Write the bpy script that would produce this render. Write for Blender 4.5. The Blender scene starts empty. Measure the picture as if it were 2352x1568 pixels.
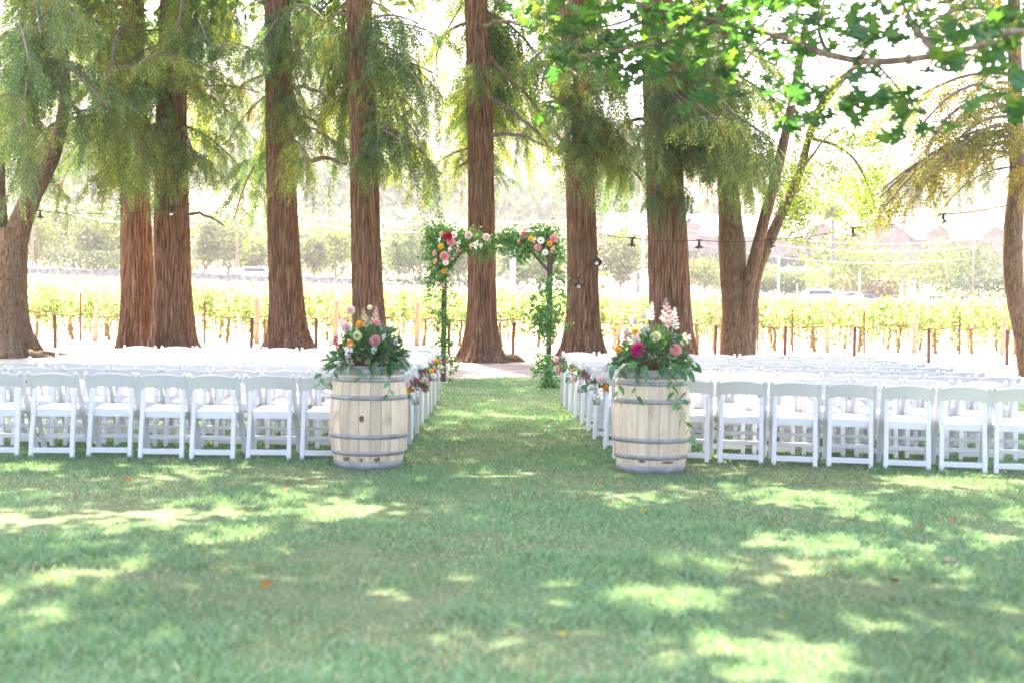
import bpy, math, random
import numpy as np
from mathutils import Vector, Matrix

R = math.radians
scene = bpy.context.scene
COL = scene.collection
random.seed(7)

# ------------------------------------------------------------------ camera
CAM_H, FPX, VH, ROLL = 1.48, 3000.0, 690.0, R(0.8)
PITCH = math.atan((784.0 - VH) / FPX)
cam_d = bpy.data.cameras.new('camera')
cam = bpy.data.objects.new('camera', cam_d); COL.objects.link(cam)
CM = Matrix.Rotation(math.pi / 2 - PITCH, 3, 'X') @ Matrix.Rotation(ROLL, 3, 'Z')
cam.matrix_world = Matrix.Translation((0, 0, CAM_H)) @ CM.to_4x4()
cam_d.sensor_width = 36.0
cam_d.lens = FPX / 2352.0 * 36.0
cam_d.clip_start, cam_d.clip_end = 0.1, 5000.0
cam_d.dof.use_dof = True
cam_d.dof.focus_distance = 23.0
cam_d.dof.aperture_fstop = 1.8
scene.camera = cam
HAZE = True

# ------------------------------------------------------------------ sky, sun, exposure
SUN_EL, SUN_AZ = R(57), R(-16)          # azimuth measured from +Y (away from the camera), negative = left
world = bpy.data.worlds.new('World'); scene.world = world; world.use_nodes = True
wn = world.node_tree
bg = wn.nodes['Background']
sky = wn.nodes.new('ShaderNodeTexSky'); sky.sky_type = 'NISHITA'; sky.sun_disc = False
sky.sun_elevation = SUN_EL; sky.sun_rotation = SUN_AZ
sky.air_density = 0.7; sky.dust_density = 4.0; sky.ozone_density = 0.6
wn.links.new(sky.outputs[0], bg.inputs[0]); bg.inputs[1].default_value = 0.15
sun_d = bpy.data.lights.new('sun', 'SUN'); sun_d.energy = 3.8; sun_d.angle = R(0.53); sun_d.color = (1.0, 0.94, 0.84)
sun = bpy.data.objects.new('sun', sun_d); COL.objects.link(sun)
SUN_DIR = Vector((math.sin(SUN_AZ) * math.cos(SUN_EL), math.cos(SUN_AZ) * math.cos(SUN_EL), math.sin(SUN_EL)))
sun.rotation_euler = SUN_DIR.to_track_quat('Z', 'Y').to_euler()
sun.location = (-20, 40, 60)
vs = scene.view_settings
vs.view_transform = 'Standard'; vs.look = 'None'; vs.gamma = 1.0; vs.use_curve_mapping = False
vs.exposure = 3.3
vs.use_white_balance = True; vs.white_balance_temperature = 7100; vs.white_balance_tint = 18
scene.render.film_transparent = False
cy = scene.cycles
cy.max_bounces = 8; cy.diffuse_bounces = 4; cy.glossy_bounces = 2; cy.transmission_bounces = 5
cy.transparent_max_bounces = 8; cy.volume_bounces = 0
cy.caustics_reflective = False; cy.caustics_refractive = False
cy.sample_clamp_indirect = 6.0
cy.use_denoising = True

# ------------------------------------------------------------------ helpers
def W(u, v, Y):
    """the world point at depth Y that lies behind pixel (u, v) of the 2352x1568 photograph; used to survey positions"""
    d = CM @ Vector(((u - 1176.0) / FPX, (784.0 - v) / FPX, -1.0))
    k = Y / d.y
    return Vector((d.x * k, Y, CAM_H + d.z * k))
def S(x, y, Y):
    return W(x * 0.9408, y * 0.9408, Y)

_lat = np.random.RandomState(3).rand(256, 256)
def vnoise(x, y, s=1.0, o=0):
    x = np.asarray(x, float) / s + 17.3 * o + 500; y = np.asarray(y, float) / s + 9.1 * o + 500
    xi, yi = np.floor(x).astype(int), np.floor(y).astype(int)
    fx, fy = x - xi, y - yi
    fx = fx * fx * (3 - 2 * fx); fy = fy * fy * (3 - 2 * fy)
    g = lambda a, b: _lat[a % 256, b % 256]
    return (g(xi, yi) * (1 - fx) + g(xi + 1, yi) * fx) * (1 - fy) + (g(xi, yi + 1) * (1 - fx) + g(xi + 1, yi + 1) * fx) * fy

def HZ(x, y):
    """height of the ground"""
    x = np.asarray(x, float); y = np.asarray(y, float)
    xc = np.clip(x, -70, 70)
    t = np.clip((y - 36) / 74.0, 0, 1)
    a = t * (.86 - 0.0175 * xc)
    b = np.interp(y, [110, 125, 150, 200, 260, 340, 480, 700, 1000], [0, .5, 1.6, 4.0, 9.6, 24, 62, 105, 120])
    b = b * (1.0 - 0.0025 * np.clip(x, -120, 160))
    n = (vnoise(x, y, 60, 1) - .5) * np.interp(y, [200, 320, 600], [0, 6, 26])
    return a + b + n

MATS = {}
def nodes_of(name):
    m = bpy.data.materials.new(name); m.use_nodes = True
    MATS[name] = m
    return m, m.node_tree, m.node_tree.nodes['Principled BSDF'], m.node_tree.nodes['Material Output']

def mat(name, col, rough=0.6, metal=0.0, spec=0.4, var=0.0, scale=8.0, bump=0.0, bscale=40.0, stretch=(1, 1, 1), col2=None, trans=0.0):
    m, nt, p, out = nodes_of(name)
    p.inputs['Roughness'].default_value = rough; p.inputs['Metallic'].default_value = metal
    p.inputs['Specular IOR Level'].default_value = spec
    p.inputs['Base Color'].default_value = (*col, 1)
    tc = nt.nodes.new('ShaderNodeTexCoord'); mp = nt.nodes.new('ShaderNodeMapping')
    mp.inputs['Scale'].default_value = stretch
    nt.links.new(tc.outputs['Object'], mp.inputs[0])
    if var > 0 or col2:
        n = nt.nodes.new('ShaderNodeTexNoise'); n.inputs['Scale'].default_value = scale; n.inputs['Detail'].default_value = 6
        nt.links.new(mp.outputs[0], n.inputs['Vector'])
        r = nt.nodes.new('ShaderNodeValToRGB')
        c2 = col2 or tuple(min(1, c * (1 + var)) for c in col)
        c1 = col if col2 else tuple(c * (1 - var) for c in col)
        r.color_ramp.elements[0].position = .3; r.color_ramp.elements[1].position = .7
        r.color_ramp.elements[0].color = (*c1, 1); r.color_ramp.elements[1].color = (*c2, 1)
        nt.links.new(n.outputs['Fac'], r.inputs[0]); nt.links.new(r.outputs[0], p.inputs['Base Color'])
    if bump > 0:
        n2 = nt.nodes.new('ShaderNodeTexNoise'); n2.inputs['Scale'].default_value = bscale; n2.inputs['Detail'].default_value = 5
        nt.links.new(mp.outputs[0], n2.inputs['Vector'])
        b = nt.nodes.new('ShaderNodeBump'); b.inputs['Strength'].default_value = bump; b.inputs['Distance'].default_value = 0.02
        nt.links.new(n2.outputs['Fac'], b.inputs['Height']); nt.links.new(b.outputs[0], p.inputs['Normal'])
    if trans > 0:
        t = nt.nodes.new('ShaderNodeBsdfTranslucent'); mx = nt.nodes.new('ShaderNodeMixShader')
        src = p.inputs['Base Color'].links[0].from_socket if p.inputs['Base Color'].links else None
        if src: nt.links.new(src, t.inputs[0])
        else: t.inputs[0].default_value = (*col, 1)
        mx.inputs[0].default_value = trans
        nt.links.new(p.outputs[0], mx.inputs[1]); nt.links.new(t.outputs[0], mx.inputs[2]); nt.links.new(mx.outputs[0], out.inputs[0])
    return m

def leaf_mat(name, trans=0.4, rough=0.5, gain=(1.35, 1.25, .6), spec=0.3, tint=None):
    """leaf colour comes from the mesh's 'col' attribute (each leaf its own colour); thin leaf passes light"""
    m, nt, p, out = nodes_of(name)
    a = nt.nodes.new('ShaderNodeAttribute'); a.attribute_name = 'col'
    src = a.outputs['Color']
    if tint:
        mt = nt.nodes.new('ShaderNodeVectorMath'); mt.operation = 'MULTIPLY'; mt.inputs[1].default_value = tint
        nt.links.new(src, mt.inputs[0]); src = mt.outputs[0]
    nt.links.new(src, p.inputs['Base Color'])
    p.inputs['Roughness'].default_value = rough; p.inputs['Specular IOR Level'].default_value = spec
    v = nt.nodes.new('ShaderNodeVectorMath'); v.operation = 'MULTIPLY'; v.inputs[1].default_value = gain
    nt.links.new(src, v.inputs[0])
    t = nt.nodes.new('ShaderNodeBsdfTranslucent'); nt.links.new(v.outputs[0], t.inputs[0])
    mx = nt.nodes.new('ShaderNodeMixShader'); mx.inputs[0].default_value = trans
    nt.links.new(p.outputs[0], mx.inputs[1]); nt.links.new(t.outputs[0], mx.inputs[2]); nt.links.new(mx.outputs[0], out.inputs[0])
    return m

def mesh_np(name, V, F, m=None, col=None, smooth=False):
    """F: (n,k) array of faces with the same number of corners"""
    V = np.asarray(V, np.float32); F = np.asarray(F, np.int32)
    me = bpy.data.meshes.new(name)
    n, k = F.shape
    me.vertices.add(len(V)); me.vertices.foreach_set('co', V.ravel())
    me.loops.add(n * k); me.loops.foreach_set('vertex_index', F.ravel())
    me.polygons.add(n); me.polygons.foreach_set('loop_start', np.arange(0, n * k, k, dtype=np.int32))
    if smooth: me.polygons.foreach_set('use_smooth', np.ones(n, bool))
    if col is not None:
        a = me.attributes.new('col', 'FLOAT_COLOR', 'POINT')
        c = np.ones((len(V), 4), np.float32); c[:, :3] = col
        a.data.foreach_set('color', c.ravel())
    me.update(calc_edges=True)
    if m: me.materials.append(MATS[m] if isinstance(m, str) else m)
    return me

class MB:
    """collects shapes for one mesh"""
    def __init__(s): s.v, s.f, s.sm = [], [], []
    def add(s, v, f, smooth=False):
        o = len(s.v); s.v += [tuple(p) for p in v]; s.f += [tuple(i + o for i in q) for q in f]; s.sm += [smooth] * len(f); return s
    def box(s, c, d, rot=None, taper=1.0):
        x, y, z = d[0] / 2, d[1] / 2, d[2] / 2
        v = [Vector((sx * x * (taper if sz > 0 else 1), sy * y * (taper if sz > 0 else 1), sz * z)) for sz in (-1, 1) for sy in (-1, 1) for sx in (-1, 1)]
        if rot is not None: v = [rot @ p for p in v]
        return s.add([p + Vector(c) for p in v], [(0, 2, 3, 1), (4, 5, 7, 6), (0, 1, 5, 4), (2, 6, 7, 3), (0, 4, 6, 2), (1, 3, 7, 5)])
    def bar(s, a, b, w, h, up=(0, 0, 1), ch=0.0):
        """bar of section w x h (with chamfered long edges) from a to b"""
        a, b = Vector(a), Vector(b); d = (b - a).normalized()
        sx = d.cross(Vector(up)).normalized(); sy = sx.cross(d).normalized()
        w, h = w / 2, h / 2
        sec = [(-w, -h), (w, -h), (w, h), (-w, h)] if ch == 0 else [(-w + ch, -h), (w - ch, -h), (w, -h + ch), (w, h - ch), (w - ch, h), (-w + ch, h), (-w, h - ch), (-w, -h + ch)]
        n = len(sec)
        v = [p + sx * q[0] + sy * q[1] for p in (a, b) for q in sec]
        f = [(i, (i + 1) % n, n + (i + 1) % n, n + i) for i in range(n)] + [tuple(range(n))[::-1], tuple(range(n, 2 * n))]
        return s.add(v, f)
    def tube(s, pts, rad, n=8, cap=True):
        pts = [Vector(p) for p in pts]; rad = rad if hasattr(rad, '__len__') else [rad] * len(pts)
        v, f = [], []
        up = Vector((0.13, 0.21, 1)) if abs((pts[-1] - pts[0]).normalized().z) < .9 else Vector((1, .2, .1))
        for i, p in enumerate(pts):
            d = (pts[min(i + 1, len(pts) - 1)] - pts[max(i - 1, 0)])
            d = d.normalized() if d.length > 1e-9 else Vector((0, 0, 1))
            a = d.cross(up).normalized(); b = a.cross(d).normalized()
            for k in range(n):
                t = 2 * math.pi * k / n
                v.append(p + (a * math.cos(t) + b * math.sin(t)) * rad[i])
        for i in range(len(pts) - 1):
            for k in range(n):
                f.append((i * n + k, i * n + (k + 1) % n, (i + 1) * n + (k + 1) % n, (i + 1) * n + k))
        if cap: f += [tuple(range(n))[::-1], tuple(range((len(pts) - 1) * n, len(pts) * n))]
        return s.add(v, f, True)
    def lathe(s, prof, n=24, c=(0, 0, 0)):
        v = [(c[0] + r * math.cos(2 * math.pi * k / n), c[1] + r * math.sin(2 * math.pi * k / n), c[2] + z) for r, z in prof for k in range(n)]
        f = [(i * n + k, i * n + (k + 1) % n, (i + 1) * n + (k + 1) % n, (i + 1) * n + k) for i in range(len(prof) - 1) for k in range(n)]
        return s.add(v, f, True)
    def prism(s, poly, h0, h1, axis='z'):
        n = len(poly)
        P = {'z': lambda p, h: (p[0], p[1], h), 'y': lambda p, h: (p[0], h, p[1]), 'x': lambda p, h: (h, p[0], p[1])}[axis]
        v = [P(p, h) for h in (h0, h1) for p in poly]
        f = [tuple(range(n))[::-1], tuple(range(n, 2 * n))] + [(i, (i + 1) % n, n + (i + 1) % n, n + i) for i in range(n)]
        return s.add(v, f)
    def mesh(s, name, m):
        me = bpy.data.meshes.new(name); me.from_pydata(s.v, [], s.f); me.update()
        me.polygons.foreach_set('use_smooth', np.array(s.sm, bool))
        me.materials.append(MATS[m] if isinstance(m, str) else m); return me
    def build(s, name, m, parent=None):
        return obj(name, s.mesh(name, m), parent)

def obj(name, data, parent=None, loc=None, rot=None, scale=None):
    o = bpy.data.objects.new(name, data); COL.objects.link(o)
    if parent: o.parent = parent
    if loc is not None: o.location = loc
    if rot is not None: o.rotation_euler = rot
    if scale is not None: o.scale = scale if hasattr(scale, '__len__') else (scale,) * 3
    return o
def tag(o, label=None, cat=None, group=None, kind=None):
    if label: o['label'] = label
    if cat: o['category'] = cat
    if group: o['group'] = group
    if kind: o['kind'] = kind
    return o
def thing(name, label, cat, loc=(0, 0, 0), rz=0.0, group=None):
    return tag(obj(name, None, None, loc, (0, 0, rz)), label, cat, group)
def copy_tree(o, parent=None):
    c = o.copy(); COL.objects.link(c); c.parent = parent
    for ch in list(o.children): copy_tree(ch, c)
    return c

def leaves(P, D, U, L, Wd, fold=0.0):
    """diamond leaves: base P, direction D, side axis from U; returns (4n,3) vertices and (n,4) faces"""
    P, D, U = (np.asarray(a, float) for a in (P, D, U))
    D = D / (np.linalg.norm(D, axis=1, keepdims=True) + 1e-9)
    Sd = np.cross(D, U); Sd /= (np.linalg.norm(Sd, axis=1, keepdims=True) + 1e-9)
    N = np.cross(Sd, D)
    n = len(P); L = np.broadcast_to(L, n)[:, None]; Wd = np.broadcast_to(Wd, n)[:, None]
    V = np.empty((n, 4, 3))
    V[:, 0] = P; V[:, 1] = P + D * L * .45 + Sd * Wd * .5 + N * Wd * fold
    V[:, 2] = P + D * L; V[:, 3] = P + D * L * .45 - Sd * Wd * .5 + N * Wd * fold
    return V.reshape(-1, 3), np.arange(4 * n).reshape(-1, 4)
def rcol(rng, n, a, b, rep=4, dv=.25):
    """n random colours between a and b, repeated for each corner of a leaf"""
    t = rng.rand(n, 1); c = np.array(a) * (1 - t) + np.array(b) * t
    c = c * (1 + (rng.rand(n, 1) - .5) * 2 * dv)
    return np.repeat(c, rep, 0)
def rdir(rng, n):
    d = rng.normal(size=(n, 3)); return d / np.linalg.norm(d, axis=1, keepdims=True)

# ------------------------------------------------------------------ materials
mat('dirt', (.22, .175, .15), .95, var=.25, scale=1.4, bump=.5, bscale=9, col2=(.33, .275, .235))
mat('field', (.23, .19, .12), .95, col2=(.33, .28, .19), scale=.08)
mat('lawn_soil', (.07, .12, .05), .95, col2=(.15, .18, .09), scale=.75, bump=.6, bscale=30)
mat('asphalt', (.22, .22, .23), .9, var=.2, scale=.4)
leaf_mat('grass_blade', .30, .55, (1.2, 1.25, .7))
leaf_mat('leaf_redwood', .45, .5, (1.5, 1.45, .5))
leaf_mat('leaf_redwood_blue', .42, .5, (1.5, 1.45, .55), tint=(.62, .82, .95))
leaf_mat('leaf_redwood_yellow', .48, .5, (1.5, 1.4, .5), tint=(1.35, 1.22, .85))
leaf_mat('leaf_oak', .45, .42, (1.35, 1.5, .45), .45)
leaf_mat('leaf_vine', .55, .5, (1.3, 1.45, .8))
leaf_mat('leaf_far', .3, .7, (1.3, 1.25, .6), .1)
leaf_mat('leaf_green', .25, .38, (1.2, 1.4, .6), .5)
leaf_mat('leaf_dead', .25, .7, (1.2, 1.1, .8), .2)

def bark(name, c1, c2, c3, sx, sz, dist=.05, strength=1.0):
    m, nt, p, out = nodes_of(name)
    tc = nt.nodes.new('ShaderNodeTexCoord'); mp = nt.nodes.new('ShaderNodeMapping'); mp.inputs['Scale'].default_value = (sx, sx, sz)
    nt.links.new(tc.outputs['Object'], mp.inputs[0])
    n = nt.nodes.new('ShaderNodeTexNoise'); n.inputs['Scale'].default_value = 1.0; n.inputs['Detail'].default_value = 8; n.inputs['Roughness'].default_value = .65; n.inputs['Distortion'].default_value = .5
    nt.links.new(mp.outputs[0], n.inputs['Vector'])
    r = nt.nodes.new('ShaderNodeValToRGB'); e = r.color_ramp.elements
    e[0].position = .32; e[0].color = (*c1, 1); e[1].position = .68; e[1].color = (*c3, 1)
    e2 = e.new(.5); e2.color = (*c2, 1)
    nt.links.new(n.outputs['Fac'], r.inputs[0])
    n3 = nt.nodes.new('ShaderNodeTexNoise'); n3.inputs['Scale'].default_value = 1.3; n3.inputs['Detail'].default_value = 3
    nt.links.new(tc.outputs['Object'], n3.inputs['Vector'])
    mx = nt.nodes.new('ShaderNodeMixRGB'); mx.blend_type = 'MIX'; mx.inputs[2].default_value = (.26, .20, .15, 1)
    mr = nt.nodes.new('ShaderNodeMapRange'); mr.inputs[1].default_value = .48; mr.inputs[2].default_value = .75; mr.inputs[4].default_value = .42
    nt.links.new(n3.outputs['Fac'], mr.inputs[0]); nt.links.new(mr.outputs[0], mx.inputs[0]); nt.links.new(r.outputs[0], mx.inputs[1])
    nt.links.new(mx.outputs[0], p.inputs['Base Color'])
    b = nt.nodes.new('ShaderNodeBump'); b.inputs['Strength'].default_value = strength; b.inputs['Distance'].default_value = dist
    nt.links.new(n.outputs['Fac'], b.inputs['Height']); nt.links.new(b.outputs[0], p.inputs['Normal'])
    p.inputs['Roughness'].default_value = .9; p.inputs['Specular IOR Level'].default_value = .15
    return m
bark('bark_redwood', (.046, .022, .013), (.25, .130, .072), (.52, .32, .19), 24, 1.8, .08)
bark('bark_oak', (.065, .042, .026), (.18, .12, .072), (.31, .215, .135), 26, 6, .05)
bark('bark_limb', (.10, .07, .055), (.20, .145, .11), (.34, .30, .25), 14, 14, .01)
mat('white_resin', (.68, .68, .70), .38, spec=.5)
mat('white_pad', (.76, .76, .78), .45, spec=.5, bump=.12, bscale=9)

# ------------------------------------------------------------------ the ground
ys = np.concatenate([np.linspace(-80, 36, 12), np.linspace(38, 130, 47), np.linspace(134, 300, 40), np.linspace(308, 700, 45), np.linspace(720, 1600, 16)])
xs = np.concatenate([np.linspace(-900, -140, 20), np.linspace(-130, 130, 66), np.linspace(140, 900, 20)])
GX, GY = np.meshgrid(xs, ys)
GV = np.stack([GX, GY, HZ(GX, GY)], -1).reshape(-1, 3)
ni, nj = len(ys), len(xs)
idx = np.arange(ni * nj).reshape(ni, nj)
GF = np.stack([idx[:-1, :-1], idx[:-1, 1:], idx[1:, 1:], idx[1:, :-1]], -1).reshape(-1, 4)
gm = mesh_np('ground', GV, GF, 'field', smooth=True)
tag(obj('ground', gm), kind='structure')

def sheet(name, x0, x1, edge0, edge1, z, m, step=.5, ny=20):
    xx = np.arange(x0, x1 + 1e-6, step); V = []
    for x in xx:
        a, b = edge0(x), edge1(x)
        for k in range(ny + 1):
            y = a + (b - a) * k / ny
            V.append((x, y, float(HZ(x, y)) + z))
    n = len(xx); F = [(i * (ny + 1) + k, (i + 1) * (ny + 1) + k, (i + 1) * (ny + 1) + k + 1, i * (ny + 1) + k + 1) for i in range(n - 1) for k in range(ny)]
    return tag(obj(name, mesh_np(name, V, F, m, smooth=True)), kind='structure')
def lawn_edge(x): return 24.6 + .5 * math.sin(x * .9 + 1) + .35 * math.sin(x * 2.3) - .10 * max(0, abs(x) - 4)
sheet('dirt_path', -45, 45, lambda x: 16.0, lambda x: 38.6 + .3 * math.sin(x), .004, 'dirt', 1.5, 30)
sheet('lawn', -32, 32, lambda x: -12.0, lawn_edge, .010, 'lawn_soil', .5, 24)

# grass blades: real blades over the part of the lawn in view, bare and dry patches left thin
def grass():
    rng = np.random.RandomState(11)
    Vs, Fs, Cs = [], [], []; off = 0
    def dryness(x, y):
        d = .55 * vnoise(x, y * 1.6, 1.1, 2) + .3 * vnoise(x, y * 1.5, .42, 5) + .15 * vnoise(x, y, .16, 6)
        return np.clip((d - .47) * 4.2, 0, 1)
    for y0, y1, dens, h, w in ((4.6, 7.5, 7400, .032, .0046), (7.5, 12.5, 4200, .025, .0065), (12.5, 25.4, 1600, .024, .011)):
        xw = .45 * y1 + .6
        n = int((y1 - y0) * 2 * xw * dens)
        x = (rng.rand(n) * 2 - 1) * xw; y = y0 + rng.rand(n) * (y1 - y0)
        keep = (np.abs(x) < .43 * y + .5)
        e = 24.6 + .5 * np.sin(x * .9 + 1) + .35 * np.sin(x * 2.3) - .10 * np.maximum(0, np.abs(x) - 4)
        keep &= (y < e + (rng.rand(n) - .4) * .5)
        d = dryness(x, y)
        keep &= rng.rand(n) > d * .45
        x, y, d = x[keep], y[keep], d[keep]; n = len(x)
        tuft = vnoise(x, y, .35, 9)
        hh = h * (.45 + 1.1 * rng.rand(n) ** 1.5) * (.45 + 1.15 * tuft) * (1 - .35 * d)
        ww = w * (.7 + .6 * rng.rand(n))
        az = rng.rand(n) * 2 * math.pi; lean = (.3 + .9 * rng.rand(n)) * hh; la = rng.rand(n) * 2 * math.pi
        P = np.stack([x, y, np.full(n, .008)], -1)
        sd = np.stack([np.cos(az), np.sin(az), np.zeros(n)], -1) * ww[:, None]
        tip = P + np.stack([np.cos(la) * lean, np.sin(la) * lean, hh], -1)
        mid = P * .5 + tip * .5 + np.array([0, 0, 1]) * (hh * .12)[:, None]
        V = np.empty((n, 4, 3)); V[:, 0] = P - sd * .6; V[:, 1] = P + sd * .6; V[:, 2] = mid + sd * .5; V[:, 3] = tip
        g1, g2, st = np.array([.12, .26, .13]), np.array([.31, .46, .285]), np.array([.50, .43, .30])
        t = rng.rand(n, 1)
        c = g1 * (1 - t) + g2 * t
        ds = (rng.rand(n) < (.04 + .28 * d))[:, None]
        c = np.where(ds, st * (.6 + .6 * rng.rand(n, 1)), c) * (.75 + .5 * vnoise(x, y, 1.7, 3))[:, None]
        Vs.append(V.reshape(-1, 3)); Fs.append(np.arange(4 * n).reshape(-1, 4) + off); Cs.append(np.repeat(c, 4, 0)); off += 4 * n
    me = mesh_np('grass', np.concatenate(Vs), np.concatenate(Fs), 'grass_blade', np.concatenate(Cs))
    tag(obj('grass', me), 'short mown grass blades covering the lawn with dry straw patches', 'grass', kind='stuff')
grass()

# ------------------------------------------------------------------ trunks
def trunk_mesh(name, line, rad, m, nth=132, nz=120, amp=.06, k1=20, seed=0, flare=.75, fl_h=.45, zpow=1.5):
    """line: function z -> (x, y); rad: function z -> radius; z from -0.15 to top"""
    top = line['top']
    z = -.15 + (top + .15) * (np.linspace(0, 1, nz) ** zpow)
    th = np.linspace(0, 2 * math.pi, nth, endpoint=False)
    TH, Z = np.meshgrid(th, z)
    r = rad(np.maximum(Z, 0))
    o = seed * 3.7
    w = 6.5 * vnoise(np.cos(TH) * 1.6 + Z * .40 + o, np.sin(TH) * 1.6 + Z * .22, 1, seed) + 2.4 * vnoise(np.cos(TH) * 7 + o, np.sin(TH) * 7 + Z * 1.5, 1, seed + 2)
    a1 = np.abs(np.sin(k1 * TH / 2 + w)) ** .55
    a2 = np.abs(np.sin((k1 * 2 - 3) * TH / 2 * 2 / 2 + 1.7 * w + 1)) ** .6 if (k1 * 2 - 3) % 2 == 0 else np.abs(np.sin((k1 * 2 - 4) * TH / 2 + 1.7 * w + 1)) ** .6
    rough = vnoise(np.cos(TH) * 9 + o, np.sin(TH) * 9 + Z * 2.2, 1, seed + 4) - .5
    disp = amp * (a1 - .65) + amp * .55 * (a2 - .6) + amp * .5 * rough
    lob = 1 + .38 * np.sin(5 * TH + seed) * 1 + .25 * np.sin(3 * TH + 2 * seed) + .5 * (vnoise(np.cos(TH) * 3 + o, np.sin(TH) * 3 + Z * 2, 1, seed + 7) - .5)
    fl = flare * np.exp(-np.maximum(Z, -.1) / fl_h)
    big = 1 + .05 * np.sin(2 * TH + seed + Z * .3) + .04 * np.sin(3 * TH - seed)
    rr = r * (big + disp * (1 + 1.0 * np.exp(-Z / .9))) * (1 + fl * np.clip(lob, .3, 2) * .62)
    cx, cyy = line['f'](Z)
    V = np.stack([cx + rr * np.cos(TH), cyy + rr * np.sin(TH), Z], -1).reshape(-1, 3)
    i = np.arange(nz * nth).reshape(nz, nth)
    F = np.stack([i[:-1], np.roll(i[:-1], -1, 1), np.roll(i[1:], -1, 1), i[1:]], -1).reshape(-1, 4)
    return mesh_np(name, V, F, m, smooth=True)

# ------------------------------------------------------------------ feathery conifer branches (shared meshes)
LIMB, SPRAY = {}, {}
def make_branch(key, L, seed, drape, colA, colB, dead=.05, dens=1.0):
    rng = np.random.RandomState(seed)
    mb = MB()
    rise, sag = rng.uniform(.05, .22) * L, rng.uniform(.28, .58) * L
    wob = rng.normal(size=2) * .06 * L
    def c(t): return np.array([L * t, wob[0] * math.sin(3 * t) + wob[1] * t * t, rise * t - sag * t * t])
    pts = [c(t) for t in np.linspace(0, 1, 12)]
    mb.tube(pts, [.018 + .028 * L / 4 * (1 - t) for t in np.linspace(0, 1, 12)], 7)
    Ps, Ds, Us, Ls = [], [], [], []
    nsub = int((5 + 2.9 * L) * dens)
    for k in range(nsub):
        t = .10 + .90 * (k + rng.rand() * .7) / nsub
        side = 1 if k % 2 else -1
        ang = side * R(30 + 45 * rng.rand())
        base = c(min(t, 1))
        dr = np.array([math.cos(ang), math.sin(ang), 0])
        if drape:
            sl = (.25 + .45 * rng.rand()) * (1.1 - .5 * t); drop = .55 + 1.15 * rng.rand()
        else:
            sl = (.35 + .75 * rng.rand()) * (1.15 - .6 * t); drop = .18 + .5 * rng.rand()
        drop *= min(1, .6 + L / 8)
        def q(s): return base + dr * sl * (s ** .8) + np.array([0, 0, -drop * s ** 1.6])
        tot = math.hypot(sl, drop)
        sp = [q(s) for s in np.linspace(0, 1, 5)]
        mb.tube(sp, [.009, .007, .005, .004, .002], 3, cap=False)
        nt = max(3, int(tot / .095))
        for j in range(nt):
            s = (j + rng.rand()) / nt
            p = q(s); tg = q(min(1, s + .05)) - q(max(0, s - .05)); tg /= np.linalg.norm(tg) + 1e-9
            for sd in (-1, 1):
                if rng.rand() < .12: continue
                perp = np.cross(tg, [0, 0, 1]) if abs(tg[2]) < .93 else rng.normal(size=3)
                perp = perp / (np.linalg.norm(perp) + 1e-9) * sd
                d = tg * .75 + perp * (.5 + .25 * rng.rand()) + np.array([0, 0, -.35 - .3 * rng.rand()]) + rng.normal(size=3) * .10
                d /= np.linalg.norm(d)
                tl = (.20 + .26 * rng.rand()) * (1.15 - .45 * s)
                m = max(4, int(tl / .036))
                ss = np.linspace(.05, 1, m)[:, None]
                pp = p + d * tl * ss + np.array([0, 0, -.10 * tl]) * ss ** 2
                sdv = np.cross(d, rng.normal(size=3)); sdv /= np.linalg.norm(sdv) + 1e-9
                sg = np.where(np.arange(m) % 2 == 0, 1, -1)[:, None]
                dd = d * .72 + sdv * sg * .62 + np.array([0, 0, -.12])
                Ps.append(pp); Ds.append(dd); Us.append(np.repeat((np.cross(sdv, d) + .25 * rng.normal(size=3))[None], m, 0))
                Ls.append((.085 + .05 * rng.rand(m)) * (1.05 - .35 * ss[:, 0]))
    P, D, U, Ln = np.concatenate(Ps), np.concatenate(Ds), np.concatenate(Us), np.concatenate(Ls)
    V, F = leaves(P, D, U, Ln, .028)
    n = len(P)
    cl = rcol(rng, n, colA, colB, 1, .22)
    # whole twigs differ in hue; a few are dead and brown
    tw = np.repeat(rng.rand(len(Ps)), [len(a) for a in Ps])
    cl *= (.6 + .8 * tw)[:, None]
    dd = tw < dead
    cl[dd] = np.array([.24, .13, .06]) * (.7 + .6 * rng.rand(dd.sum(), 1))
    LIMB[key] = mb.mesh('branch', 'bark_limb')
    SPRAY[key] = mesh_np('foliage', V, F, 'leaf_redwood', np.repeat(cl, 4, 0))

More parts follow.
